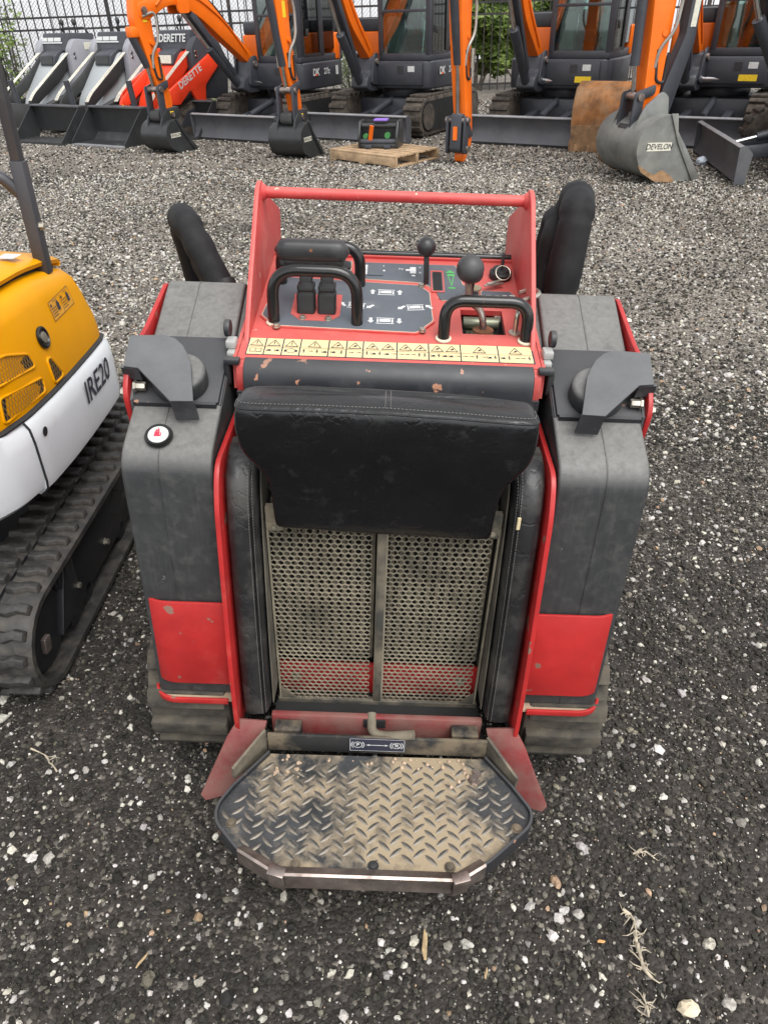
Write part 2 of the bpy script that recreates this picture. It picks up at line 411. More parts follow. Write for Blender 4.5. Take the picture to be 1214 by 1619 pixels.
G = np.random.default_rng(5)
def vnoise(x, y, s, seed):
    g2 = np.random.default_rng(seed).random((64, 64)); u, v = x / s % 64, y / s % 64
    i, j = u.astype(int), v.astype(int); fu, fv = u - i, v - j; fu = fu * fu * (3 - 2 * fu); fv = fv * fv * (3 - 2 * fv)
    a = g2[i % 64, j % 64] * (1 - fu) + g2[(i + 1) % 64, j % 64] * fu; b = g2[i % 64, (j + 1) % 64] * (1 - fu) + g2[(i + 1) % 64, (j + 1) % 64] * fu
    return a * (1 - fv) + b * fv
gzv = np.vectorize(gz)
def scatter(name, label, x0, x1, y0, y1, dens, smin, smax, pale, sink=.25, wedge=None, cat='gravel', power=2.2, keep=None):
    n = int((x1 - x0) * (y1 - y0) * dens)
    x = G.uniform(x0, x1, n); y = G.uniform(y0, y1, n)
    if wedge is not None:
        k = np.abs(x) < wedge[0] + wedge[1] * np.maximum(y, 0); x, y = x[k], y[k]
    if keep is not None:
        k = keep(x, y); x, y = x[k], y[k]
    n = len(x)
    size = smin + (smax - smin) * G.random(n) ** power
    pf = pale(x, y) if callable(pale) else np.full(n, pale)
    isp = G.random(n) < pf
    size = np.where(isp, size * G.uniform(.7, 1.25, n), size)
    z = gzv(x, y) + size * (.5 - sink) - .003
    base = G.uniform(.014, .048, n); mid = G.random(n) < .16; base = np.where(mid, G.uniform(.06, .17, n), base)
    t = G.random(n)
    base = base * (.62 + .75 * vnoise(x + 40, y + 40, .55, 41))
    dk = np.stack([base * 1.10, base, base * (.87 - .16 * t)], 1)
    pb = .16 + .42 * G.random(n) ** .8
    pk = np.stack([pb, pb * G.uniform(.92, .97, n), pb * G.uniform(.76, .92, n)], 1)
    wr = G.random(n) < .05
    pk[wr] = pk[wr] * np.array([.8, .58, .42])
    col = np.where(isp[:, None], pk, dk)
    me = bpy.data.meshes.new(name); me.vertices.add(n)
    me.vertices.foreach_set('co', np.stack([x, y, z], 1).astype(np.float32).ravel())
    def attr(nm, ty, key, arr): 
        a = me.attributes.new(nm, ty, 'POINT'); a.data.foreach_set(key, np.ascontiguousarray(arr).ravel())
    attr('size', 'FLOAT', 'value', size.astype(np.float32))
    attr('turn', 'FLOAT_VECTOR', 'vector', np.stack([G.normal(0, .35, n), G.normal(0, .35, n), G.uniform(0, 6.28, n)], 1).astype(np.float32))
    attr('tint', 'FLOAT_VECTOR', 'vector', col.astype(np.float32))
    attr('pick', 'INT', 'value', (G.integers(0, 5, n) if smax < .012 else G.integers(0, 7, n)).astype(np.int32))
    o = bpy.data.objects.new(name, me); COL.objects.link(o)
    md = o.modifiers.new('scatter', 'NODES'); md.node_group = GN
    o['kind'] = 'stuff'; o['label'] = label; o['category'] = cat
    return o
def pale_near(x, y):
    return .03 + .06 * vnoise(x + 50, y + 50, .35, 1) ** 2 + .10 * np.clip((y - 1.4) / 1.8, 0, 1) * (.5 + .5 * vnoise(x + 50, y + 50, .5, 2))
def pale_mid(x, y):
    return np.clip(.22 + .55 * (vnoise(x + 60, y + 60, .9, 3) - .2) + .1 * np.clip((y - 3) / 3, 0, 1), .10, .8)
scatter('dark_gravel', 'dark crushed asphalt gravel covering the yard in the foreground', -2.3, 2.3, .15, 3.2, 8500, .0035, .0085, pale_near, wedge=(.62, .56), keep=lambda x, y: G.random(len(x)) < np.clip(.25 + 1.5 * (vnoise(x + 30, y + 30, .22, 31) * .6 + vnoise(x + 30, y + 30, .08, 32) * .4 - .1), .2, 1))
scatter('coarse_gravel', 'coarser grey and pale stones scattered in the dark gravel', -2.3, 2.3, .15, 3.4, 660, .0062, .0140, lambda x, y: .12 + .85 * vnoise(x + 20, y + 20, .45, 9) ** 1.6, wedge=(.65, .56), power=2.2)
scatter('large_stones', 'larger pale and grey stones lying loose on the gravel', -2.2, 2.2, .3, 3.2, 34, .011, .019, .6, wedge=(.65, .56), power=1.8)
scatter('pale_grit', 'fine pale grit sprinkled over the dark gravel', -2.2, 2.2, .15, 3.0, 3600, .0009, .0034, lambda x, y: .30 + .4 * vnoise(x + 9, y + 9, .3, 12), wedge=(.6, .55), power=1.5, sink=-.6)
scatter('yard_gravel', 'pale speckled gravel across the middle of the yard', -6.5, 6.5, 2.7, 9.5, 1250, .006, .0145, pale_mid, wedge=(.9, .51), power=1.6)
scatter('yard_stones', 'larger pale stones across the middle of the yard', -6, 6, 2.4, 9.5, 75, .010, .020, .85, wedge=(.9, .51), power=1.6)
scatter('far_gravel', 'pale gravel in front of the parked machines', -9.5, 9.5, 9, 16.5, 330, .009, .020, lambda x, y: .42 + 0 * x, wedge=(.9, .51), power=1.6)
# ------------------------------------------------------------------ the red stand-on loader in the middle (coordinates on the NEAR ground, x right, y away, z up)
LB = Vector((0, 1.5, 0))
L = thing('stand_on_loader', 'red stand-on tracked mini loader with black side tanks, seen from behind its platform', 'loader', LB, near=True)
OFF[0] = LB
def both(name, g, mt, parent=L, **k):
    return mk(name, g, mt, parent, **k), mk(name, mirror(g), mt, parent, **k)

# chassis and what stands behind the panel
mk('chassis', join(box(-.29, .29, 1.20, 1.72, .22, .93), box(-.27, .27, 1.72, 2.22, .24, .80)), M['dark'], L, bevel=.02)
hood = mk('front_hood', prism([(1.72, .62), (1.72, .95), (1.80, .94), (2.16, .80), (2.22, .70), (2.22, .55)], 'x', -.26, .26), M['red'], L, bevel=.02)
arm = prism([(1.50, .62), (1.62, .74), (2.30, .42), (2.55, .22), (2.55, .10), (2.42, .12), (2.20, .30)], 'x', .345, .395)
both('loader_arm', arm, M['red'], bevel=.008)
mk('attachment_plate', join(box(-.42, .42, 2.52, 2.56, .10, .40), box(-.40, .40, 2.50, 2.60, .10, .13)), M['black'], L, bevel=.006)

# tracks
def stadium(y0, y1, zc, r, n=14):
    p = [(y1 + r * math.sin(math.pi * k / n), zc + r * math.cos(math.pi * k / n)) for k in range(n + 1)]
    p += [(y0 - r * math.sin(math.pi * k / n), zc - r * math.cos(math.pi * k / n)) for k in range(n + 1)]
    return p
def track_lugs(y0, y1, zc, r, pitch):
    """positions (y, z, angle) spaced along a stadium loop"""
    ln = y1 - y0; per = 2 * ln + 2 * math.pi * r; n = int(per / pitch); out = []
    for i in range(n):
        s = i * per / n
        if s < ln: out.append((y0 + s, zc + r, 0))
        elif s < ln + math.pi * r:
            a = (s - ln) / r; out.append((y1 + r * math.sin(a), zc + r * math.cos(a), -a))
        elif s < 2 * ln + math.pi * r: out.append((y1 - (s - ln - math.pi * r), zc - r, math.pi))
        else:
            a = (s - 2 * ln - math.pi * r) / r; out.append((y0 - r * math.sin(a), zc - r * math.cos(a), math.pi - a))
    return out
tp = [(p[0], p[1]) for p in stadium(1.250, 2.10, .212, .198)]
tr1, tr2 = both('track', prism(tp, 'x', .335, .522), M['trackd'], bevel=.012)
lug = mk('track_lug', join(cbox((0, 0, .008), (.174, .046, .026))), M['trackd'], tr1, bevel=.005)

first = True
for tr, sx in ((tr1, 1), (tr2, -1)):
    for (y, z, a) in track_lugs(1.250, 2.10, .212, .198, .082):
        if z < .08 and 1.4 < y < 2.1: continue
        Mx = Matrix.Translation((sx * .4285, y - LB.y, z)) @ Matrix.Rotation(a, 4, 'X')
        if first: lug.matrix_local = Matrix.Translation(LB * 0) @ Mx; first = False
        else: dup(lug, tr, Mx)
# lug mesh was shifted by OFF: bring it back to its own origin
lug.data.transform(Matrix.Translation(LB))

# side plates, wings, outer plates
sp = round_poly([(.995, .27), (1.003, .40), (1.030, .60), (1.060, .80), (1.095, .866), (1.29, .872), (1.29, .22), (1.0, .22)], [0, .1, .1, .08, .03, 0, 0, 0])
both('side_plate', prism(sp, 'x', .3025, .312), M['red'], bevel=.0012, smooth=30)
def plate3(poly, th):
    P = [Vector(p) for p in poly]; n = (P[1] - P[0]).cross(P[2] - P[0]).normalized() * th
    k = len(P)
    return [tuple(p) for p in P] + [tuple(p + n) for p in P], [tuple(range(k - 1, -1, -1)), tuple(range(k, 2 * k))] + [(i, (i + 1) % k, k + (i + 1) % k, k + i) for i in range(k)]
both('side_wing', plate3([(.243, 1.010, .252), (.306, 1.006, .262), (.330, .985, .225), (.390, .925, .095), (.380, .922, .078), (.29, .955, .075)], .008), M['reddust'], bevel=.002)
op = round_poly([(1.568, 1.040), (1.545, 1.046), (1.38, 1.010), (1.25, .995), (1.205, .945), (1.212, .90), (1.26, .60), (1.60, .60), (1.60, .98)], [.008, .008, 0, .03, .03, .02, .02, .02, .02])
both('outer_plate', prism(op, 'x', .490, .500), M['red'], bevel=.002)

# plastic tanks
tk = round_poly([(1.050, .292), (1.092, .872), (1.548, 1.062), (1.60, .98), (1.60, .30)], [.01, .042, .03, .03, .02], seg=6)
tks = both('side_tank', prism(tk, 'x', .316, .484), M['tank'], bevel=.027, seg=5)
tkl = tks[1]
seam = []
for i in range(7, len(tk)):
    pass
seam = [(-.402, y - .0, z) for (y, z) in tk[1:-6]]
def offs(yz, d):
    out = []
    n = len(yz)
    for i in range(n):
        a = Vector(yz[max(i - 1, 0)]); b = Vector(yz[min(i + 1, n - 1)]); t = (b - a).normalized()
        out.append((yz[i][0] - t.y * d, yz[i][1] + t.x * d))
    return out
sm_ = offs(tk[3:26], .0002)
for t_, sx, k in ((tks[0], .405, 1), (tks[1], -.415, 1)):
    mk('mould_seam', tube([(sx, y, z) for y, z in sm_], .0013, 6), M['tank'], t_)
both('side_tank_neck', prism(round_poly([(1.40, .80), (1.40, .985), (1.56, 1.052), (1.59, .97), (1.59, .80)], .02), 'x', .300, .33), M['tank'], bevel=.012)

# fuel gauge on the left tank
gn = Vector((0, -.41, 1)).normalized(); gc = Vector((-.419, 1.139, .8935)) + gn * .0015
ga = mk('fuel_gauge', lathe([(.024, -.004), (.026, 0), (.0262, .004), (.0235, .0085), (.0205, .008), (.0195, .006), (.01, .006)], gc, gn, 28), M['gloss'], L)
mk('gauge_face', lathe([(.0192, .0065), (.0185, .0075), (.010, .0093), (.001, .0098)], gc, gn, 24), mat('gauge_dome', (.62, .62, .60), .08, var=.05, coat=1), ga)
GB = basis(gc + gn * .0102, (1, 0, 0), (0, 1, .41))
mk('pump_symbol', xf(join(box(-.006, .0035, -.007, .004, -.0004, .0004), box(.0035, .0065, -.006, -.0035, -.0004, .0004), box(.005, .0065, -.006, .002, -.0004, .0004), box(-.005, .0025, .0052, .0085, -.0004, .0004),
   box(-.001, .0005, .0085, .013, -.0004, .0004)), GB), mat('red_print', (.6, .03, .06), .4), ga)

# red straps round the tanks, with the tray lip below
def strap(z0, z1, dy0, dy1, yf=1.46, th=.006):
    def path(dy, o):
        p = fillet([(.312, 1.045 + dy - o, 0), (.484 + o, 1.045 + dy - o, 0), (.484 + o, yf, 0)], .05 + o, 8)
        return p
    secs = []
    for z, dy in ((z0, dy0), (z1, dy1)):
        a = path(dy, .0035); b = path(dy, .0035 + th)
        secs.append([(p.x, p.y, z) for p in a] + [(p.x, p.y, z) for p in reversed(b)])
    return loft(secs)
both('tank_strap', strap(.335, .556, .004, .022), M['red'], bevel=.0015)
lip = round_poly([(.312, 1.035), (.494, 1.035), (.494, 1.40), (.312, 1.40)], [0, .055, 0, 0], 8)
both('tank_tray', prism(lip, 'z', .284, .290), M['paleplate'])
def rim(off, th, z0, z1):
    a = fillet([(.330, 1.035 - off, 0), (.494 + off, 1.035 - off, 0), (.494 + off, 1.40, 0)], .055 + off, 8)
    b = fillet([(.330, 1.035 - off - th, 0), (.494 + off + th, 1.035 - off - th, 0), (.494 + off + th, 1.40, 0)], .055 + off + th, 8)
    return loft([[(p.x, p.y, z) for p in a] + [(p.x, p.y, z) for p in reversed(b)] for z in (z0, z1)])
both('tray_edge', rim(0.0, .006, .281, .296), M['red'], bevel=.001)

# black guards on the tank tops, each over a round cap
TOPN = Vector((0, -.41, 1)).normalized()
def TP(x, y, h):                        # a point h above the tank-top plane
    return Vector((x, y, .875 + .41 * (y - 1.10))) + TOPN * h
base = [(.322, 1.215), (.487, 1.215), (.487, 1.375), (.322, 1.375)]
def slab(poly, h0, h1):
    n = len(poly)
    return [tuple(TP(x, y, h0)) for x, y in poly] + [tuple(TP(x, y, h1)) for x, y in poly], [tuple(range(n - 1, -1, -1)), tuple(range(n, 2 * n))] + [(i, (i + 1) % n, n + (i + 1) % n, n + i) for i in range(n)]
gb = join(slab(base, .004, .010), prism([(1.215, .70), (1.215, .925), (1.375, .99), (1.375, .70)], 'x', .318, .324))
both('guard_base', gb, M['blackchip'], bevel=.002)
both('guard_back', prism([(1.212, .885), (1.212, .930), (1.240, .955), (1.36, 1.000), (1.36, .97)], 'x', .484, .489), M['shield'])
both('guard_foot', slab([(.325, 1.208), (.480, 1.208), (.480, 1.2145), (.325, 1.2145)], -.02, .012), M['blackchip'])
shape = [(.500, 1.322), (.432, 1.326)] + [tuple(p[:2]) for p in [(.411, 1.318), (.393, 1.301), (.380, 1.280), (.370, 1.258), (.362, 1.225)]] + [(.350, 1.174), (.392, 1.172), (.466, 1.244), (.494, 1.247)]
both('guard_plate', slab(shape, .058, .064), M['shield'], bevel=.0015)
both('guard_skirt', slab([(.350, 1.174), (.392, 1.172), (.392, 1.176), (.350, 1.178)], .010, .060), M['shield'])
both('guard_skirt', slab([(.466, 1.244), (.500, 1.247), (.500, 1.251), (.466, 1.248)], .03, .060), M['shield'])
both('filler_cap', lathe([(.050, 0), (.052, .004), (.052, .028), (.050, .034), (.044, .038), (.006, .040)], TP(.398, 1.255, .009), TOPN, 24), M['tank'], bevel=.0)
for sx in (1, -1):
    mk('bolt', bolt((sx * .482, 1.228, .952), (-sx, 0, 0), .0085, .022), M['steel'], L)
    mk('bolt', bolt((sx * .501, 1.226, .940), (sx, 0, 0), .008, .008), M['steel'], L)

# hinge blocks and latches beside the panel
for sx in (1, -1):
    mk('hinge_link', join(cbox((sx * .314, 1.34, 1.000), (.020, .030, .016)), cbox((sx * .312, 1.32, .985), (.016, .02, .014))), M['hingew'], L, bevel=.003)
    mk('latch', join(prism(round_poly([(1.285, .93), (1.285, .985), (1.315, .985), (1.315, .93)], .01), 'x', sx * .311, sx * .323), cbox((sx * .305, 1.288, .984), (.030, .018, .012))), M['black'], L, bevel=.003)
    mk('latch', lathe([(.017, 0), (.017, .012)], (sx * .319, 1.365, 1.02), (sx, 0, 0), 16), M['black'], L, bevel=.002)

# control panel
PS = .165
def PP(x, y, h=0):
    n = Vector((0, -PS, 1)).normalized()
    return Vector((x, y, .985 + PS * (y - 1.30))) + n * h
def pslab(poly, h0, h1):
    n = len(poly)
    return [tuple(PP(p[0], p[1], h0)) for p in poly] + [tuple(PP(p[0], p[1], h1)) for p in poly], [tuple(range(n - 1, -1, -1)), tuple(range(n, 2 * n))] + [(i, (i + 1) % n, n + (i + 1) % n, n + i) for i in range(n)]
def prect(x0, x1, y0, y1, h0, h1, r=0):
    p = [(x0, y0), (x1, y0), (x1, y1), (x0, y1)]
    return pslab(round_poly(p, r) if r else p, h0, h1)
xs = [-.298, .092, .116, .150, .240, .298]; ys = [1.298, 1.418, 1.516, 1.592, 1.684, 1.752]
cells = []
for i in range(5):
    for j in range(5):
        if (i == 3 and j == 1) or (i == 1 and j == 3): continue
        cells.append(prect(xs[i], xs[i + 1], ys[j], ys[j + 1], -.012, 0))
panel = mk('control_panel', join(*cells), M['redfade'], L, smooth=0)
mk('panel_lip', join(prism([(1.298, .984), (1.284, .975), (1.278, .955), (1.278, .925), (1.286, .925), (1.298, .96)], 'x', -.298, .298)), M['redfade'], panel, bevel=.002)
for sx in (1, -1):
    mk('panel_side', prism([(1.290, .925), (1.298, .986), (1.752, 1.061), (1.752, .93)], 'x', sx * .299, sx * .306), M['redfade'], panel)
mk('back_flange', prect(-.298, .298, 1.744, 1.752, 0, .006), M['redfade'], panel)
mk('back_rod', cyl(PP(-.285, 1.760, .006), PP(.285, 1.760, .006), .008, 12), M['gloss'], panel)
mk('panel_opening', join(prect(.150, .240, 1.418, 1.516, -.10, -.095), prect(.144, .150, 1.418, 1.516, -.10, -.012), prect(.24, .246, 1.418, 1.516, -.10, -.012)), M['dark'], panel)
mk('slot_floor', prect(.09, .118, 1.59, 1.686, -.06, -.055), M['dark'], panel)
# slate dash plates, cream lined
dash = [(-.260, 1.634), (-.277, 1.458), (-.243, 1.414), (.056, 1.404), (.094, 1.456), (.089, 1.580), (.064, 1.614)]
def inset(poly, d):
    c = Vector((sum(p[0] for p in poly) / len(poly), sum(p[1] for p in poly) / len(poly)))
    out = []
    n = len(poly)
    for i in range(n):
        a = Vector(poly[i - 1]); b = Vector(poly[i]); e = Vector(poly[(i + 1) % n])
        n1 = Vector((-(b - a).y, (b - a).x)).normalized(); n2 = Vector((-(e - b).y, (e - b).x)).normalized()
        if n1.dot(c - b) < 0: n1 = -n1
        if n2.dot(c - b) < 0: n2 = -n2
        k = (n1 + n2).normalized(); s = d / max(.35, k.dot(n1))
        out.append((b.x + k.x * s, b.y + k.y * s))
    return out
lin = mat('cream_line', (.55, .47, .36), .6)
def dashplate(poly, h):
    a = mk('dash_plate', pslab(round_poly(poly, .006), 0, h), M['redfade'], panel)
    mk('dash_outline', pslab(round_poly(inset(poly, .004), .006), h - .001, h + .0004), lin, a)
    mk('dash_face', pslab(round_poly(inset(poly, .0056), .006), h - .001, h + .0009), M['dash'], a)
    return a
dp1 = dashplate(dash, .0045)
up2 = [(-.086, 1.722), (.150, 1.722), (.163, 1.626), (.196, 1.612), (.196, 1.560), (.110, 1.552), (.100, 1.596), (.070, 1.630), (-.086, 1.640)]
def dashplate2(poly, h, nm='dash_plate'):
    a = mk(nm, pslab(round_poly(poly, .004), 0, h), lin, panel)
    mk('dash_face', pslab(round_poly(inset(poly, .0016), .004), h - .0005, h + .0006), M['dash'], a)
    return a
dp2 = dashplate2(up2, .0012)
dashplate2([(-.272, 1.732), (-.172, 1.732), (-.172, 1.652), (-.262, 1.652)], .0012)
dashplate2([(-.158, 1.726), (-.096, 1.726), (-.096, 1.640), (-.160, 1.640)], .0012)
dashplate2([(.200, 1.602), (.268, 1.602), (.288, 1.540), (.200, 1.548)], .0012)
mk('slot_patch', prect(.094, .114, 1.596, 1.682, .0016, .0026, .006), M['dark'], dp2)  # thin dark patch on the dash face, painting the shade of an open slot
# red surround and bolts of the lever boots
mk('boot_frame', pslab([(-.212, 1.465), (-.190, 1.440), (-.128, 1.440), (-.108, 1.462), (-.108, 1.552), (-.212, 1.552)], .0045, .0062), M['redfade'], dp1)
for x, y in ((-.185, 1.448), (-.131, 1.447), (-.235, 1.412), (.066, 1.415), (.066, 1.606)):
    mk('bolt', bolt(PP(x, y, .005), (0, -PS, 1), .0065, .007), M['steel'], panel)
# white pictograms: a machine seen from above with two arrows
def arrow(cx, cy, ang, s, M0):
    g = join(([(-.16 * s, -.5 * s, 0), (.16 * s, -.5 * s, 0), (.16 * s, .1 * s, 0), (-.16 * s, .1 * s, 0)], [(0, 1, 2, 3)]), ([(-.36 * s, .1 * s, 0), (.36 * s, .1 * s, 0), (0, .55 * s, 0)], [(0, 1, 2)]))
    return xf(g, M0 @ Matrix.Translation((cx, cy, 0)) @ Matrix.Rotation(ang, 4, 'Z'))
def quad(x0, x1, y0, y1, M0):
    return xf(([(x0, y0, 0), (x1, y0, 0), (x1, y1, 0), (x0, y1, 0)], [(0, 1, 2, 3)]), M0)
def pict(cx, cy, rot, a1, a2):
    M0 = basis(PP(cx, cy, .0058), (1, 0, 0), (0, 1, PS)) @ Matrix.Rotation(rot, 4, 'Z')
    return join(quad(-.019, .019, -.013, -.0105, M0), quad(-.019, .019, .0085, .011, M0), quad(-.012, .012, -.005, .005, M0), quad(-.017, -.014, -.008, .006, M0), quad(.014, .017, -.008, .006, M0),
                quad(-.004, .010, .0055, .0068, M0), arrow(-.030, 0, a1, .020, M0), arrow(.030, 0, a2, .020, M0))
for pa in ((-.012, 1.572, 0, 0, 0), (-.012, 1.450, 0, math.pi, math.pi), (.052, 1.510, .12, 2.2, .7), (-.075, 1.510, -.12, .7, 2.4)): mk('pictogram', pict(*pa), M['white'], dp1, smooth=0)
B2 = basis(PP(.045, 1.69, .0022), (1, 0, 0), (0, 1, PS))
mk('gear_symbols', join(quad(-.004, .010, -.018, .014, B2), quad(-.014, -.004, -.006, .003, B2), xf(text_geo('N', .014), B2 @ Matrix.Translation((-.025, .002, 0))), xf(text_geo('F', .012), B2 @ Matrix.Translation((.020, .012, 0))),
     xf(text_geo('R', .012), B2 @ Matrix.Translation((.020, -.014, 0))), quad(0, .008, -.032, -.026, B2), quad(-.085, -.065, .012, .018, B2), quad(-.085, -.062, -.012, -.005, B2), quad(-.145, -.130, -.042, -.032, B2), quad(-.120, -.098, -.030, .018, B2) ), M['white'], dp2, smooth=0, kind='stuff')
mk('fuse_lid', prect(-.058, -.022, 1.655, 1.712, .001, .004), M['dash'], dp2)
B3 = basis(PP(.136, 1.645, .0022), (1, 0, 0), (0, 1, PS))
def tri_line(w, h, t, M0):
    a, b, c = (-w, h), (w, h), (0, -h)
    k = t / w
    o = [a, b, c]; i_ = [(p[0] * (1 - k * 1.6), p[1] * (1 - k * 1.3) + (.0006)) for p in o]
    v = [(p[0], p[1], 0) for p in o] + [(p[0], p[1], 0) for p in i_]
    return xf((v, [(0, 1, 4, 3), (1, 2, 5, 4), (2, 0, 3, 5)]), M0)
mk('throttle_symbol', join(tri_line(.009, .030, .0022, B3), quad(-.008, .008, -.040, -.034, B3), quad(-.011, .009, .036, .042, B3), quad(-.005, .003, .042, .048, B3)), M['green'], dp2, smooth=0)
B4 = basis(PP(.242, 1.577, .0022), (1, 0, 0), (0, 1, PS))
mk('key_symbols', join(quad(-.030, -.018, -.004, .004, B4), quad(-.010, -.002, -.006, .004, B4), quad(.006, .016, -.008, .006, B4), quad(.022, .034, -.008, .008, B4)), M['white'], panel, smooth=0)
B5 = basis(PP(-.128, 1.664, .0022), (1, 0, 0), (0, 1, PS))
mk('bolt_symbol', xf(([(-.003, .008, 0), (.004, .008, 0), (.001, .002, 0), (.005, .002, 0), (-.003, -.010, 0), (-.001, -.001, 0), (-.005, -.001, 0)], [(0, 1, 2, 3, 4, 5, 6)]), B5), M['white'], panel, smooth=0)
mk('socket_cap', lathe([(.025, 0), (.025, .006), (.017, .007), (.015, .010), (.002, .011)], PP(-.122, 1.694, .001), (0, -PS, 1), 20), M['rubber'], panel)
mk('cap_tether', tube(fillet([PP(-.155, 1.685, .006), PP(-.150, 1.655, .004), PP(-.118, 1.648, .004), PP(-.095, 1.665, .004)], .02), .003, 7), M['rubber'], panel)
# strip of eleven warning decals
bx = [390.6, 418, 446, 474, 519, 547.5, 574, 628, 678.5, 729.5, 789.5, 844.5]
bx = [-.283 + (b - 390.6) * (.569 / 453.9) for b in bx]
two = {6, 7, 8}
rr = random.Random(3)
def tri_sign(cx, cy, w, M0, mark):
    h = w * .86; o = [(-w / 2, -h / 2), (w / 2, -h / 2), (0, h / 2)]; i_ = [(p[0] * .80, p[1] * .76 - .0004) for p in o]
    v = [(cx + p[0], cy + p[1], 0) for p in o] + [(cx + p[0], cy + p[1], 0) for p in i_]
    g = [xf((v, [(0, 1, 4, 3), (1, 2, 5, 4), (2, 0, 3, 5)]), M0)]
    if mark: g += [quad(cx - .0009, cx + .0009, cy - .003, cy + .005, M0), quad(cx - .0009, cx + .0009, cy - .0062, cy - .0042, M0)]
    else: g += [quad(cx - .004, cx + .002, cy - .005, cy - .003, M0), quad(cx - .001, cx + .004, cy - .003, cy + .001, M0)]
    return join(*g)
strip = mk('decal_strip', prect(-.284, .288, 1.313, 1.374, 0, .0008), M['ink'], panel, smooth=0)
for i in range(11):
    x0, x1 = bx[i] + .0013, bx[i + 1] - .0013; w = x1 - x0; cx = (x0 + x1) / 2
    d = mk('warning_decal', prect(x0, x1, 1.3145, 1.3725, .0006, .0014), M['cream'], panel, smooth=0)
    M0 = basis(PP(cx, 1.3435, .0019), (1, 0, 0), (0, 1, PS))
    g = [quad(-w / 2, w / 2, -.0035, -.0027, M0)]
    if i in two: g += [tri_sign(-w * .24, .0125, .027, M0, False), tri_sign(w * .24, .0125, .027, M0, False)]
    else: g += [tri_sign(0, .0125, .028, M0, i < 4)]
    if i == 0:
        g += [quad(-.012, -.0006, -.022, -.020, M0), quad(.0006, .012, -.022, -.020, M0), quad(-.012, -.0108, -.022, -.009, M0), quad(.0108, .012, -.022, -.009, M0), quad(-.0006, .0006, -.021, -.008, M0), quad(-.012, -.001, -.010, -.0088, M0), quad(.001, .012, -.010, -.0088, M0)]
    elif i == 2:
        ring = [(.0095 * math.cos(a), -.0145 + .0085 * math.sin(a)) for a in [math.pi * 2 * k / 16 for k in range(16)]]
        for k in range(16):
            a, b = ring[k], ring[(k + 1) % 16]
            g.append(xf(([(a[0], a[1], 0), (b[0], b[1], 0), (b[0] * .86, (b[1] + .0145) * .86 - .0145, 0), (a[0] * .86, (a[1] + .0145) * .86 - .0145, 0)], [(0, 1, 2, 3)]), M0))
        g += [quad(-.013, -.009, -.019, -.011, M0), quad(.009, .013, -.019, -.011, M0)]
    else:
        n = max(2, int(w / .012))
        for k in range(n):
            px = -w / 2 + w * (k + .5) / n + rr.uniform(-.001, .001)
            q = rr.random()
            if q < .35: g += [quad(px - .001, px + .001, -.020, -.010, M0), quad(px - .003, px + .003, -.014, -.0125, M0), quad(px - .0012, px + .0012, -.0095, -.007, M0)]
            elif q < .7: g += [quad(px - .005, px + .005, -.018, -.0165, M0), quad(px - .002, px + .004, -.0165, -.012, M0), quad(px - .005, px - .004, -.0165, -.010, M0)]
            else: g += [quad(px - .004, px + .004, -.014, -.0128, M0), arrow(px + .003, -.0134, -1.57, .006, M0)]
    mk('decal_print', join(*g), M['ink'], d, smooth=0)

# black cowl in front of the panel
cw = [(1.304, .9865), (1.290, .9835), (1.278, .9755), (1.270, .962), (1.266, .945), (1.262, .85), (1.272, .85), (1.276, .94), (1.29, .965), (1.304, .975)]
mk('rear_cowl', join(prism(cw, 'x', -.283, .283)), M['blackchip'], L, bevel=.002, smooth=60)
mk('cowl_skirt', box(-.298, .298, 1.272, 1.280, .60, .926), M['blackchip'], L)

# hoop handles
def hoop(x0, x1, y, h, dy, r=.0122):
    a, b = PP(x0, y, -.002), PP(x1, y, -.002)
    A, B = a + Vector((0, dy, h)), b + Vector((0, dy, h))
    return tube(fillet([a, A, B, b], .062, 9), r, 12)
for x0, x1, y, h, dy in ((-.243, -.070, 1.434, .112, .004), (-.248, -.072, 1.600, .090, .004), (.109, .277, 1.393, .080, .010)):
    hh = mk('hoop_handle', hoop(x0, x1, y, h, dy), M['gloss'], L)
    for x in (x0, x1): mk('grommet', lathe([(.0165, 0), (.0165, .003), (.0128, .004)], PP(x, y, .001), (0, -PS, 1), 16), lin, hh)
# drive levers with boots and grip bar
lv = thing  # (kept for readability)
for x in (-.180, -.136):
    b = PP(x, 1.482, .004)
    secs = []
    for h, w, yy in ((0, .019, 0), (.012, .0185, .002), (.034, .019, .004), (.040, .0185, .005), (.043, .015, .006), (.047, .018, .007), (.054, .018, .010), (.058, .012, .012), (.066, .0135, .014), (.074, .0125, .017), (.080, .008, .020), (.095, .0078, .026)):
        c = b + Vector((0, yy, h))
        secs.append([c + Vector((w * a, w * e, 0)) for a, e in ((-1, -.8), (-.8, -1), (.8, -1), (1, -.8), (1, .8), (.8, 1), (-.8, 1), (-1, .8))])
    mk('lever_boot', loft(secs), M['rubber'], L, bevel=.0015, smooth=50)
gc_ = PP(-.166, 1.515, .122)
gs = []
for k in range(13):
    t = -1 + 2 * k / 12
    x = t * .077; e = max(.12, (1 - max(0, (abs(t) - .74) / .26) ** 2.2) ** .5)
    gs.append([gc_ + Vector((x, .022 * e * a, .0225 * e * c_ - .001 * (1 - e))) for a, c_ in [(math.copysign(abs(math.cos(q)) ** .7, math.cos(q)), math.copysign(abs(math.sin(q)) ** .7, math.sin(q))) for q in [2 * math.pi * j / 16 + .2 for j in range(16)]]])
gp = mk('lever_grip', loft(gs), M['knob'], L, smooth=60)
mk('grip_base', cbox(gc_ + Vector((0, .0, -.020)), (.132, .034, .014)), M['knob'], gp, bevel=.005)
mk('screw', lathe([(.0045, 0), (.0045, .001), (.002, .0012)], gc_ + Vector((0, -.0205, .007)), (0, -1, .3), 12), M['rust'], gp)
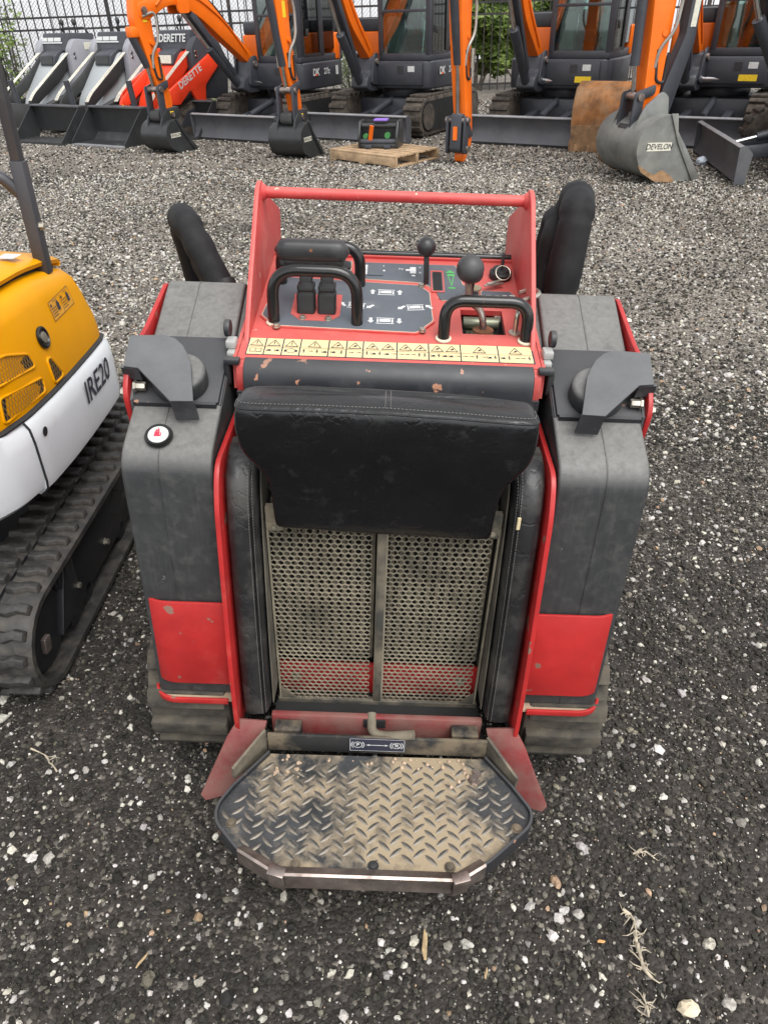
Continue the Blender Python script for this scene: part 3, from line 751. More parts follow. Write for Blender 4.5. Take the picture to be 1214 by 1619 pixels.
for dx in (-.060, .003, .062): mk('screw', lathe([(.0052, 0), (.0052, .0012), (.003, .0013)], gc_ + Vector((dx, -.0172, -.0205)), (0, -1, .1), 10), M['dark'], gp)
# gear lever with a ball knob beside its slot
g0 = PP(.079, 1.622, 0); k0 = Vector((.0735, 1.628, 1.1215))
l1 = mk('throttle_lever', cbox((g0 + k0) / 2 + Vector((0, 0, -.004)), (.012, .006, (k0 - g0).length - .004), ry=-.05), M['knob'], L, bevel=.001)
mk('ball_knob', ball(k0, .0215), M['knob'], l1)
mk('slot_edge', join(*[prect(x0, x1, y0, y1, 0, .0030) for x0, x1, y0, y1 in ((.089, .092, 1.590, 1.686), (.116, .119, 1.590, 1.686), (.089, .119, 1.587, 1.592), (.089, .119, 1.684, 1.689))]), M['redfade'], panel)
# big auxiliary lever
pts = fillet([PP(.196, 1.444, -.06), PP(.194, 1.446, .010), PP(.186, 1.456, .036), PP(.160, 1.462, .050), PP(.154, 1.464, .098)], .02, 6)
l2 = mk('auxiliary_lever', tube(pts, .0075, 10), M['worn'], L)
mk('ball_knob', ball(PP(.1555, 1.462, .120), .028), M['knob'], l2)
l3 = mk('rear_lever', tube([PP(.172, 1.55, .002), PP(.174, 1.545, .06)], .005, 8), M['black'], L)
mk('ball_knob', ball(PP(.174, 1.545, .070), .0205), M['knob'], l3)
mk('pivot_tube', cyl(PP(.157, 1.500, -.022), PP(.234, 1.500, -.022), .0135, 14), M['olive'], L, bevel=.001)
mk('pivot_block', join(cbox(PP(.196, 1.447, -.035), (.052, .05, .03)), cbox(PP(.172, 1.47, -.05), (.02, .06, .04))), M['olive'], L, bevel=.004)
mk('lever_washer', lathe([(.022, 0), (.022, .004), (.010, .005)], PP(.195, 1.444, -.008), (0, 0, 1), 16), M['rust'], L)
# ignition switch with key, ring and tag
sw = mk('ignition_switch', lathe([(.026, 0), (.026, .014), (.021, .016), (.019, .022), (.004, .022)], PP(.251, 1.672, 0), (0, -PS, 1), 20), M['rubber'], L, bevel=.001)
kc = PP(.251, 1.672, .038)
mk('key', cbox(kc + Vector((.001, 0, .004)), (.006, .018, .034)), M['knob'], sw, bevel=.002)
def ring(c, r, t, nx, n=20):
    q = Vector(nx).to_track_quat('Z', 'Y'); return tube([Vector(c) + q @ Vector((r * math.cos(2 * math.pi * k / n), r * math.sin(2 * math.pi * k / n), 0)) for k in range(n)], t, 6, closed=True)
mk('key_ring', ring(PP(.253, 1.650, .022), .017, .0012, (.1, -.8, .7)), M['steel'], sw)
kt = PP(.222, 1.605, .012)
mk('key_blade', join(cbox(kt + Vector((.012, .018, .004)), (.010, .05, .002), rz=-.8), cbox(kt + Vector((.008, .006, .002)), (.008, .05, .002), rz=-1.1)), M['steel'], sw)
mk('key_head', lathe([(.015, 0), (.015, .003), (.006, .0035)], PP(.186, 1.590, .012), (0, -PS, 1), 8), mat('brass', (.45, .37, .24), .4, metal=.8), sw)
# pin on a wire loop
pn = mk('lock_pin', tube(fillet([PP(.259, 1.426, .0), PP(.258, 1.428, .045), PP(.268, 1.455, .060), PP(.300, 1.475, .058), PP(.312, 1.500, .055), PP(.300, 1.525, .050), PP(.272, 1.515, .045)], .014, 5), .005, 8), M['steel'], L)
mk('grommet', lathe([(.013, 0), (.013, .003), (.007, .004)], PP(.259, 1.426, 0), (0, -PS, 1), 14), M['steel'], pn)

# upright handle plates with cross bar
ub = round_poly([(1.35, .985), (1.455, 1.096), (1.603, 1.240), (1.645, 1.247), (1.672, 1.215), (1.875, 1.135), (1.85, 1.02), (1.76, .985)], [0, .05, .02, .02, .03, .02, .02, 0])
both('handle_plate', prism(ub, 'x', .2845, .2945), M['redfade'], bevel=.002)
mk('cross_bar', cyl((-.287, 1.637, 1.221), (.287, 1.637, 1.221), .0118, 16), M['redfade'], L)
both('bar_boss', lathe([(.019, 0), (.0135, .008)], (.2845, 1.637, 1.221), (-1, 0, 0), 16), M['redfade'])

# hydraulic hoses in nylon sleeves, looping up beside the hood
def crinkle(pts, r, seed):
    q = random.Random(seed); P = fillet(pts, .10, 14)
    return tube(P, [r * (1 + .05 * math.sin(i * .55 + seed) + q.uniform(-.025, .025)) for i in range(len(P))], 14)
mk('hose_sleeve', crinkle([(.395, 1.66, .80), (.402, 1.70, 1.00), (.424, 1.75, 1.185), (.436, 1.84, 1.20), (.43, 1.92, 1.05), (.41, 1.96, .70)], .040, 1), M['sleeve'], L, smooth=70)
mk('hose_sleeve', crinkle([(.368, 1.74, .80), (.372, 1.78, 1.0), (.396, 1.82, 1.13), (.412, 1.92, 1.14), (.40, 1.98, 1.0), (.39, 2.0, .70)], .030, 4), M['sleeve'], L, smooth=70)
mk('hose_sleeve', crinkle([(-.385, 1.64, .85), (-.398, 1.67, .985), (-.455, 1.71, 1.085), (-.500, 1.76, 1.135), (-.53, 1.86, 1.10), (-.50, 1.95, .70)], .034, 2), M['sleeve'], L, smooth=70)
mk('hose_sleeve', crinkle([(-.425, 1.72, .80), (-.438, 1.76, .95), (-.480, 1.80, 1.03), (-.515, 1.88, 1.05), (-.50, 1.95, 1.0), (-.46, 2.0, .70)], .026, 3), M['sleeve'], L, smooth=70)
mk('hose_end', cyl((-.368, 1.63, .95), (-.392, 1.665, 1.02), .024, 12), M['rubber'], L)

# thigh pad: puffed vinyl, wider on top
def pad_loft(levels, n=28):
    secs = []
    for z, w, yf, yb, p in levels:
        s = []
        for k in range(n):
            a = 2 * math.pi * k / n
            c, q = math.cos(a), math.sin(a)
            x = w * math.copysign(abs(c) ** p, c); y = (yf + yb) / 2 + (yb - yf) / 2 * math.copysign(abs(q) ** p, q)
            sag = .012 * (1 - (x / w) ** 2) * (1 if y < (yf + yb) / 2 else 0)
            s.append((x, y - sag * 0, z + .008 * (1 - (x / w) ** 2) * sstep(.9, .99, z) - .006 * (x / w)))
        secs.append(s)
    return loft(secs)
lev = [(.726, .196, 1.090, 1.115, .35), (.730, .204, 1.080, 1.118, .30), (.742, .207, 1.074, 1.12, .28), (.775, .208, 1.071, 1.12, .28), (.81, .209, 1.069, 1.12, .28), (.835, .212, 1.067, 1.12, .28), (.855, .219, 1.065, 1.12, .28),
       (.872, .230, 1.062, 1.12, .30), (.890, .245, 1.060, 1.12, .31), (.910, .256, 1.058, 1.125, .31), (.932, .261, 1.057, 1.13, .30), (.954, .2625, 1.057, 1.135, .29), (.972, .262, 1.058, 1.14, .28), (.984, .2605, 1.060, 1.142, .27), (.9895, .2585, 1.063, 1.143, .26),
       (.994, .254, 1.072, 1.143, .26), (.997, .247, 1.088, 1.142, .28), (.998, .225, 1.112, 1.136, .4)]
pad = mk('thigh_pad', pad_loft(lev, 40), M['vinyl'], L, smooth=80)
tx = bpy.data.textures.new('pad_wrinkle', 'CLOUDS'); tx.noise_scale = .06; tx.noise_depth = 2
sub = pad.modifiers.new('sub', 'SUBSURF'); sub.levels = 2; sub.render_levels = 2
dm = pad.modifiers.new('wrinkle', 'DISPLACE'); dm.texture = tx; dm.strength = .004; dm.mid_level = .5
def rimline(z, w, yf, yb, p, dx=0, f=1.004):
    out = []
    for k in range(41):
        a = math.pi + math.pi * k / 40
        c, q = math.cos(a), math.sin(a)
        x = w * f * math.copysign(abs(c) ** p, c); y = (yf + yb) / 2 + (yb - yf) / 2 * f * math.copysign(abs(q) ** p, q)
        out.append((x, y, z + .008 * (1 - (x / w) ** 2) * sstep(.9, .99, z) - .006 * (x / w)))
    return [o for o in out if o[1] < 1.12]
mk('piping', tube(rimline(.9885, .2575, 1.0630, 1.143, .26), .0022, 8), M['vinyl'], pad)
def stitches(path, step=.006, w=.0011):
    P = [Vector(p) for p in path]; g = []; acc = 0
    for i in range(len(P) - 1):
        a, b = P[i], P[i + 1]; l = (b - a).length; t = acc
        while t < l:
            c = a.lerp(b, t / l); d = (b - a).normalized()
            g.append(tube([c, c + d * step * .55], w * .5, 4)); t += step
        acc = t - l
    return join(*g)
mk('stitching', join(stitches([(p[0], p[1] + .006, p[2] + .0050) for p in rimline(.9905, .2540, 1.0660, 1.142, .26)], .0065), stitches([(-.004, 1.072 + .007 * k, 1.0035 + .0014 * k - .00012 * k * k) for k in range(9)], .006), stitches([(.005, 1.072 + .007 * k, 1.0035 + .0014 * k - .00012 * k * k) for k in range(9)], .006)), M['thread'], pad)
# side bolsters
for sx in (-1, 1):
    prof = [(.262, 1.020), (.40, 1.030), (.60, 1.050), (.74, 1.068), (.80, 1.078), (.835, 1.092), (.856, 1.115), (.866, 1.150)]
    secs = []
    for z, yf in prof:
        a = [(.296, 1.20), (.2965, yf + .016), (.290, yf + .003), (.275, yf), (.252, yf + .004), (.243, yf + .014), (.240, yf + .03), (.236, 1.20)]
        secs.append([(sx * x, y, z) for x, y in a])
    bo = mk('side_bolster', loft(secs), M['vinyldust'], L, bevel=.0, smooth=70)
    mk('bolster_side', loft([[(sx * .2355, yf + .035, z), (sx * .2335, yf + .037, z), (sx * .2335, 1.19, z), (sx * .2355, 1.19, z)] for z, yf in prof[:-2]]), M['bolside'], bo)
    line = [(sx * .2462, yf + .0075, z) for z, yf in prof[:-1]]
    mk('stitching', join(stitches(line, .0062), stitches([(p[0] + sx * .0075, p[1] - .0045, p[2]) for p in line], .0062)), M['thread'], bo)
    mk('piping', tube([(sx * .2495, yf + .0045, z) for z, yf in prof], .0018, 6), M['vinyl'], bo)
mk('torn_patch', cbox((.252, 1.0735, .772), (.006, .004, .026), rz=.2), mat('exposed_foam', (.6, .5, .3), .9), L)

# hexagonal grille, bars, radiator fins
GY = 1.118
def hexmesh(x0, x1, z0, z1, pitch=.0138, wall=.0009, th=.0035):
    v = []; f = []
    rowh = pitch * .866
    R = pitch / math.sqrt(3); ri = R - wall / .866
    nr = int((z1 - z0) / rowh); nc = int((x1 - x0) / pitch)
    for r in range(nr):
        for c in range(nc - (r % 2)):
            cx = x0 + pitch * (.5 + c + (r % 2) * .5); cz = z0 + rowh * (.6 + r)
            b = len(v)
            for rad, yy in ((R, GY), (ri, GY), (ri, GY + th), (R, GY + th)):
                for k in range(6):
                    a = math.pi / 6 + k * math.pi / 3; v.append((cx + rad * math.cos(a), yy, cz + rad * math.sin(a)))
            for k in range(6):
                j = (k + 1) % 6
                f += [(b + k, b + j, b + 6 + j, b + 6 + k), (b + 6 + k, b + 6 + j, b + 12 + j, b + 12 + k), (b + 12 + k, b + 12 + j, b + 18 + j, b + 18 + k)]
    return v, f
for x0, x1 in ((-.228, -.010), (.010, .228)):
    gr = mk('grille', hexmesh(x0, x1, .206, .720), M['meshm'], L, smooth=0)
    mk('grille_frame', join(box(x0 - .003, x0 + .001, GY - .001, GY + .006, .202, .726), box(x1 - .001, x1 + .003, GY - .001, GY + .006, .202, .726), box(x0, x1, GY - .001, GY + .006, .722, .728)), M['meshm'], gr)
mk('grille_bar', box(-.0105, .0075, GY - .003, GY + .010, .200, .735), M['meshbar'], L, bevel=.003)
mk('grille_sill', box(-.236, .236, GY - .004, GY + .012, .184, .207), M['meshbar'], L, bevel=.003)
mk('grille_head', box(-.23, .23, GY - .002, GY + .012, .726, .76), M['meshbar'], L)
both('grille_gusset', prism([(.226, .206), (.226, .241), (.190, .206)], 'y', GY - .0015, GY + .003), M['meshbar'])
both('grille_tab', join(prism(round_poly([(.196, .728), (.228, .728), (.228, .705), (.196, .708)], .006), 'y', GY - .006, GY - .001)), M['meshbar'])
both('bolt', bolt((.214, GY - .006, .716), (0, -1, 0), .005, .005), M['meshm'])
mk('radiator', join(box(-.24, .24, 1.178, 1.19, .30, .76)), M['dark'], L)
finp = mk('radiator_fin', box(-.0045, .0045, 1.5 + -.008, 1.5 + .008, -.22, .22), M['fin'], L)
for k in range(23):
    Mx = Matrix.Translation((-.222 + .0202 * k, 1.166 - LB.y, .53))
    if k == 0: finp.matrix_local = Mx
    else: dup(finp, L, Mx)
mk('red_crossmember', box(-.236, .236, 1.150, 1.162, .190, .290), M['red'], L, bevel=.003)
both('crossmember_bolt', bolt((.195, 1.150, .25), (0, -1, 0), .009, .012), M['meshm'])

# footplate, hinge, brake pedal
mk('hinge_crossmember', box(-.238, .238, 1.035, 1.05, .12, .244), M['reddust'], L, bevel=.003)
mk('belly_plate', box(-.24, .24, 1.05, 1.20, .13, .195), M['dark'], L)
mk('pedal_slot', box(-.030, .020, 1.031, 1.036, .216, .240), M['dark'], L)
pl_ = tube(fillet([(-.012, 1.05, .242), (-.010, 1.006, .226), (.026, .998, .230), (.082, .988, .252)], .02, 6), .0105, 12)
mk('brake_pedal', pl_, M['fin'], L)
both('hinge_block', join(box(.168, .228, 1.000, 1.032, .185, .236)), M['dirtyblack'], bevel=.004)
both('bolt', bolt((.186, 1.000, .208), (0, -1, 0), .008, .006), M['steel'])
foot = [(-.236, .972), (-.300, .885), (-.326, .838), (-.322, .800), (-.265, .742), (-.180, .697), (.170, .697), (.232, .735), (.322, .812), (.332, .846), (.296, .905), (.244, .976)]
fp_ = round_poly(foot, [0, 0, .02, .02, .01, .01, .01, .01, .02, .02, 0, 0])
ft = mk('footplate', prism([(p[0] * .985, .84 + (p[1] - .84) * .985) for p in fp_], 'z', .176, .192), M['tread'], L)
def rimband(poly, i0, i1, t, z0, z1, out=.0):
    a = [Vector((p[0], p[1])) for p in poly]; c = Vector((0, .83)); n = len(a)
    ins = inset([tuple(p) for p in a], t)
    g = []
    for i in range(n):
        j = (i + 1) % n
        A, B = a[i], a[j]; C_, D = Vector(ins[i]), Vector(ins[j])
        if A.y > .965 and B.y > .965: continue
        g.append(([(A.x, A.y, z0), (B.x, B.y, z0), (D.x, D.y, z0), (C_.x, C_.y, z0), (A.x, A.y, z1), (B.x, B.y, z1), (D.x, D.y, z1), (C_.x, C_.y, z1)],
                  [(0, 3, 2, 1), (4, 5, 6, 7), (0, 1, 5, 4), (1, 2, 6, 5), (2, 3, 7, 6), (3, 0, 4, 7)]))
    return join(*g)
mk('footplate_rim', rimband(fp_, 0, 0, .0055, .160, .203), M['blackchip'], ft, smooth=50)
# worn angle-iron along the front, with corner patches
fr_ = [(-.264, .7405), (-.180, .695), (.170, .695), (.222, .727)]
fi_ = [(-.252, .756), (-.174, .716), (.165, .716), (.212, .744)]
n_ = len(fr_)
mk('front_angle', ([(p[0], p[1] - .001, .159) for p in fr_] + [(p[0], p[1] - .0015, .2035) for p in fr_] + [(p[0] * .995, p[1] + .0035, .2055) for p in fr_] + [(p[0], p[1], .196) for p in fi_],
    [(k * n_ + i, k * n_ + i + 1, (k + 1) * n_ + i + 1, (k + 1) * n_ + i) for k in range(3) for i in range(n_ - 1)]), M['worn'], ft, smooth=50)
for (x, y, a) in ((-.181, .697, -.25), (.171, .697, .28)):
    mk('corner_clip', join(cbox((x, y + .004, .205), (.034, .022, .006), rz=a), cbox((x, y - .0035, .183), (.032, .005, .044), rz=a)), M['worn'], ft, bevel=.0025)
for x, y in ((-.288, .803), (.293, .812), (-.148, .722), (.003, .724), (.152, .727)):
    mk('bolt', lathe([(.011, 0), (.011, .002), (.008, .002), (.007, .006), (.002, .007)], (x, y, .192), (0, 0, 1), 12), M['dirtyblack'], ft)
mk('bolt', join(lathe([(.014, 0), (.014, .003), (.0095, .003), (.0095, .014), (.008, .016)], (.214, .920, .190), (0, 0, 1), 6), cbox((.222, .936, .196), (.012, .018, .008), rz=.5)), M['worn'], ft)
# raised diamonds
dia = ([], [])
dv = []; dfc = []
ns = 6
for k in range(ns + 1):
    t = -1 + 2 * k / ns; w = .0050 * (1 - t * t) ** .8 + .0001; h = .0022 * (1 - t * t) ** .5
    dv += [(t * .0170, -w, 0), (t * .0170, -w * .35, h), (t * .0170, w * .35, h), (t * .0170, w, 0)]
for k in range(ns):
    for j in range(3): dfc.append((k * 4 + j, k * 4 + j + 1, k * 4 + j + 5, k * 4 + j + 4))
def inpoly(x, y, poly):
    c = False; n = len(poly)
    for i in range(n):
        (x1, y1), (x2, y2) = poly[i], poly[(i + 1) % n]
        if (y1 > y) != (y2 > y) and x < (x2 - x1) * (y - y1) / (y2 - y1) + x1: c = not c
    return c
small = inset(foot, .022)
OFF[0] = Vector((0, 0, 0))
d0 = None
px_ = .0285
for i in range(-14, 15):
    for j in range(14):
        x = i * .0232; y = .70 + j * .0265 + (i % 2) * .01325
        if not inpoly(x, y, small) or (abs(x) < .26 and y < .728 and abs(x) > .0): continue
        if y < .725: continue
        a = (1 if (i + 0) % 2 == 0 else -1) * .72 + rnd.uniform(-.03, .03)
        Mx = Matrix.Translation((x, y - LB.y, .1918)) @ Matrix.Rotation(a, 4, 'Z')
        if d0 is None:
            d0 = mk('tread_diamond', (dv, dfc), M['lug'], ft, smooth=60); d0.matrix_local = Mx
        else: dup(d0, ft, Mx)
OFF[0] = LB
# small stones and dirt caught at the back of the plate
q = random.Random(11)
gsn = []
for k in range(60):
    x = q.uniform(-.23, .24); y = .972 - abs(q.gauss(0, .018)); s = q.uniform(.0015, .006)
    if k < 20: x = q.choice((-1, 1)) * q.uniform(.16, .23); y = q.uniform(.90, .965)
    if not inpoly(x, y, inset(foot, .008)): continue
    gsn.append(xf(ball((0, 0, 0), s, 4, (1, .8, .7)), Matrix.Translation((x, y, .192 + s * .4)) @ Matrix.Rotation(q.uniform(0, 6), 4, 'Z')))
mk('caught_grit', join(*gsn), M['paleplate'], ft, kind='stuff')
# upright behind the plate with the brake sign
mk('footplate_upright', join(box(-.240, .246, .984, .992, .186, .240)), M['dirtyblack'], ft, bevel=.002)
both('footplate_ear', plate3([(.243, .992, .245), (.300, .905, .225), (.300, .905, .19), (.243, .992, .16)], .006), M['meshbar'], ft)
sg = mk('brake_sign', box(-.059, .065, .9825, .9842, .197, .2405), M['ink'], ft)
SB = basis((.003, .9818, .2188), (1, 0, 0), (0, 0, 1))
def ringq(cx, cy, r, t, M0, a0=0, a1=2 * math.pi, n=24):
    g = []
    for k in range(n):
        a = a0 + (a1 - a0) * k / n; b = a0 + (a1 - a0) * (k + 1) / n
        g.append(xf(([(cx + r * math.cos(a), cy + r * math.sin(a), 0), (cx + r * math.cos(b), cy + r * math.sin(b), 0), (cx + (r - t) * math.cos(b), cy + (r - t) * math.sin(b), 0), (cx + (r - t) * math.cos(a), cy + (r - t) * math.sin(a), 0)], [(0, 1, 2, 3)]), M0))
    return join(*g)
sp_ = [ringq(cx, 0, .0105, .0017, SB) for cx in (-.043, .043)] + [ringq(cx, 0, .015, .0017, SB, -.8, .8, 8) for cx in (-.043, .043)] + [ringq(cx, 0, .015, .0017, SB, math.pi - .8, math.pi + .8, 8) for cx in (-.043, .043)]
sp_ += [xf(text_geo('P', .014, 0, .0004), SB @ Matrix.Translation((cx, 0, 0))) for cx in (-.043, .043)]
sp_ += [xf(quad(-.011, .011, -.0009, .0009, Matrix.Identity(4)), SB @ Matrix.Translation((.043, 0, 0)) @ Matrix.Rotation(-.8, 4, 'Z')), quad(-.018, .018, -.0010, .0010, SB), xf(([(.017, .0032, 0), (.017, -.0032, 0), (.025, 0, 0)], [(0, 1, 2)]), SB), xf(([(-.017, .0032, 0), (-.025, 0, 0), (-.017, -.0032, 0)], [(0, 1, 2)]), SB)]
for x0, x1, y0, y1 in ((-.0605, .0605, .0198, .0208), (-.0605, .0605, -.0208, -.0198), (-.0605, -.0595, -.0208, .0208), (.0595, .0605, -.0208, .0208)): sp_.append(quad(x0, x1, y0, y1, SB))
mk('brake_symbols', join(*sp_), M['white'], sg, smooth=0)
# ------------------------------------------------------------------ white and yellow mini excavator at the left edge
OFF[0] = EB = Vector((-1.3, 1.8, 0))
M.update(
    yellow=mat('yellow_paint', (.70, .30, .0), .4, var=.04, vscale=4, dust=.08, dcol=(.74, .36, .03), dscale=3, spec=.2),
    cwhite=mat('white_paint', (.68, .71, .73), .4, var=.03, vscale=5, dust=.10, dcol=(.52, .51, .49), dscale=9),
    trackr=mat('track_rubber', (.030, .028, .026), .62, var=.25, vscale=18, dust=.36, dcol=(.095, .082, .068), dscale=20, dw=.8, bump=.3, bscale=80),
    sideb=mat('satin_black_frame', (.012, .0125, .015), .4, var=.15, dust=.1, dcol=(.05, .045, .04)),
    post=mat('charcoal_post', (.045, .045, .05), .45, var=.1, dust=.1, dcol=(.12, .11, .10)))
X = thing('mini_excavator', 'white and yellow mini excavator with black post, cut off by the left edge', 'excavator', EB, near=True)
TY0, TY1, TZ, TR = 1.352, 2.80, .158, .150
def belt(x0, x1):
    a = stadium(TY0, TY1, TZ, TR, 12); b = stadium(TY0, TY1, TZ, TR - .024, 12)
    prof = [(x0, 0, .5), (x0, 1, .5)]
    rows = []
    for k in range(len(a)):
        (ya, za), (yb, zb) = a[k], b[k]
        rows.append([(x0, yb, zb), (x0, ya + (yb - ya) * .3, za + (zb - za) * .3), (x0 + .012, ya, za), (x1 - .012, ya, za), (x1, ya + (yb - ya) * .3, za + (zb - za) * .3), (x1, yb, zb)])
    return loft(rows, False, True)
LG = [(-.043, -.017), (-.014, -.021), (.010, -.010), (.040, -.015), (.041, .013), (.012, .019), (-.012, .010), (-.043, .016)]
lugg = None
for tx0, tx1 in ((-1.062, -.865), (-1.95, -1.75)):
    t_ = mk('track', belt(tx0, tx1), M['trackr'], X, smooth=40)
    mk('centre_groove', loft([[(tx0 * .5 + tx1 * .5 - .004, y, z), (tx0 * .5 + tx1 * .5 + .004, y, z), (tx0 * .5 + tx1 * .5 + .004, y + .0, z), (tx0 * .5 + tx1 * .5 - .004, y, z)] for y, z in stadium(TY0, TY1, TZ, TR + .0015, 12)], False, True), M['sideb'], t_)
    mid = (tx0 + tx1) / 2
    for row, dx in ((0, .049), (1, -.049)):
        for i, (y, z, a) in enumerate(track_lugs(TY0, TY1, TZ, TR, .064)):
            if z < .05 and TY0 < y < TY1: continue
            if tx0 < -1.5 and i % 1: continue
            if tx0 < -1.5 and z < TZ: continue
            Mx = Matrix.Translation(Vector((mid + dx, y, z)) - EB) @ Matrix.Rotation(a, 4, 'X') @ Matrix.Translation((0, .032 * row, 0)) @ Matrix.Diagonal((1 if row == 0 else -1, 1, 1, 1))
            if lugg is None:
                OFF[0] = Vector((0, 0, 0))
                n = len(LG)
                lugg = mk('track_lug', ([(x, y_, -.004) for x, y_ in LG] + [(x * .93, y_ * .80, .017) for x, y_ in LG], [tuple(range(n - 1, -1, -1)), tuple(range(n, 2 * n))] + [(k, (k + 1) % n, n + (k + 1) % n, n + k) for k in range(n)]), M['trackr'], t_, bevel=.003, smooth=60)
                lugg.matrix_local = Mx; OFF[0] = EB
            else: dup(lugg, t_, Mx)
    fr = mk('track_frame', join(box(tx0 + .03, tx1 - .030, 1.47, 2.72, .065, .262)), M['sideb'], X, bevel=.01)
    mk('frame_rail', join(box(tx1 - .034, tx1 - .012, 1.50, 2.70, .262, .272), box(tx1 - .034, tx1 - .022, 1.47, 1.56, .06, .25)), M['sideb'], fr, bevel=.002)
    mk('sprocket', lathe([(.03, 0), (.115, .004), (.122, .02), (.122, .10), (.02, .11)], (tx1 - .035, TY0 + .005, TZ), (-1, 0, 0), 18), M['sideb'], fr)
    mk('idler_wheel', lathe([(.02, 0), (.09, .004), (.118, .02), (.118, .10), (.02, .11)], (tx1 - .035, TY1, TZ), (-1, 0, 0), 18), M['sideb'], fr)
    for k in range(4): mk('roller', lathe([(.02, 0), (.045, .006), (.045, .1), (.02, .11)], (tx1 - .03, 1.62 + .32 * k, .075), (-1, 0, 0), 12), M['sideb'], fr)
    for y, z in ((1.555, .145), (1.79, .125), (2.05, .13), (2.32, .13)): mk('bolt', bolt((tx1 - .031, y, z), (1, 0, 0), .010, .016), M['steel'], fr)
    if tx0 > -1.5:
        mk('diamond_hole', prism([(1.86, .185), (1.93, .235), (2.00, .185), (1.93, .135)], 'x', tx1 - .032, tx1 - .0285), M['dark'], fr)
        mk('gusset', prism([(1.405, .09), (1.50, .255), (1.53, .255), (1.53, .09)], 'x', tx1 - .05, tx1 - .020), M['sideb'], fr, bevel=.003)
        mk('grease_block', cbox((tx1 - .008, 1.30, .165), (.014, .03, .045), rx=-.2), M['worn'], fr, bevel=.003)
mk('carbody', join(box(-1.78, -1.04, 1.72, 2.40, .10, .40), lathe([(.33, .0), (.33, .06)], (-1.41, 2.0, .40), (0, 0, 1), 24)), M['sideb'], X, bevel=.01)

CP = [(-1.55, 1.27), (-1.36, 1.272), (-1.20, 1.29), (-1.07, 1.335), (-.985, 1.405), (-.932, 1.50), (-.905, 1.62), (-.896, 1.76), (-.894, 1.90), (-.896, 2.05), (-.900, 2.165), (-.918, 2.212), (-.960, 2.232), (-1.07, 2.245), (-1.25, 2.26), (-1.55, 2.26)]
cpi = fillet([(p[0], p[1], 0) for p in CP], .03, 3)
CP2 = [(p.x, p.y) for p in cpi]
def nrm2(i):
    a = Vector(CP2[max(i - 1, 0)]); b = Vector(CP2[min(i + 1, len(CP2) - 1)]); t = (b - a).normalized(); return Vector((-t.y, t.x))
def cwx(y):
    for i in range(len(CP2) - 1):
        (x0, y0), (x1, y1) = CP2[i], CP2[i + 1]
        if x0 > -1.2 and x1 > -1.2 and min(y0, y1) <= y <= max(y0, y1) and abs(y1 - y0) > 1e-6: return x0 + (x1 - x0) * (y - y0) / (y1 - y0)
    return -.9
def shell(i0, i1, prof, close=True):
    rows = []
    for i in range(i0, i1):
        nn = nrm2(i); p = Vector(CP2[i])
        pr = prof(CP2[i][1]) if callable(prof) else prof
        rows.append([(p.x + nn.x * d, p.y + nn.y * d, z) for d, z in pr])
    n = len(rows[0]); v = [q for r in rows for q in r]; f = []
    for a in range(len(rows) - 1):
        for j in range(n - 1): f.append((a * n + j, (a + 1) * n + j, (a + 1) * n + j + 1, a * n + j + 1))
    if close: f += [tuple(range(n)), tuple((len(rows) - 1) * n + j for j in range(n - 1, -1, -1))]
    return v, f
# seam where side panel meets counterweight
isp = next(i for i, p in enumerate(CP2) if p[1] > 1.545)
cwp = [(.12, .435), (.030, .437), (.004, .460), (.0, .485), (.003, .60), (.008, .640), (.020, .656), (.12, .662)]
mk('counterweight', shell(isp, len(CP2), cwp), M['cwhite'], X, smooth=35)
def pp(y):
    zt = .662 + .10 * sstep(1.56, 1.33, y)
    return [(.12, .436), (.037, .439), (.009, .464), (.004, .49), (.007, .60), (.015, zt - .022), (.033, zt - .002), (.12, zt + .002)]
mk('panel_seam', tube([(CP2[isp][0] + nrm2(isp).x * d, CP2[isp][1] + nrm2(isp).y * d, z) for d, z in ((.02, .44), (.002, .462), (-.0005, .485), (.002, .60), (.007, .640), (.02, .657))], .0032, 6), M['dark'], X)
mk('side_panel', shell(0, isp + 1, pp), M['cwhite'], X, smooth=35)
def hz(y): return .935 - .33 * max(0, (y - 1.78)) ** 2 - .10 * max(0, 1.6 - y) ** 2
def hp(y):
    t = hz(y)
    return [(.028, .668), (.030, .70), (.036, .74), (.060, t - .06), (.074, t - .024), (.098, t - .005), (.14, t), (.36, t + .006)]
hd = mk('hood', shell(3, len(CP2), hp), M['yellow'], X, smooth=50)
mk('hood_seal', shell(3, len(CP2), [(.020, .658), (.018, .664), (.026, .6695), (.12, .6695)]), M['rubber'], X)
# lid on top with its shadow gap
def sl_(d0, z0, z1):
    return [(d0, z0), (d0 - .004, (z0 + z1) / 2), (d0 + .010, z1 - .004), (d0 + .05, z1 + .004), (.36, z1 + .014)]
ilid = next(i for i, p in enumerate(CP2) if p[1] > 2.16 )
mk('lid_gap', shell(6, ilid + 3, lambda y: [(.118, hz(y) - .004), (.118, hz(y) + .012), (.36, hz(y) + .012)]), M['dark'], X)
mk('hood_lid', shell(6, ilid + 3, lambda y: sl_(.100, hz(y) + .012, hz(y) + .034)), M['yellow'], X, smooth=50)
mk('lid_sticker', prism([(1.93, .9725), (1.98, .9705), (1.98, .9715), (1.93, .9735)], 'x', -1.065, -1.02), M['white'], X)
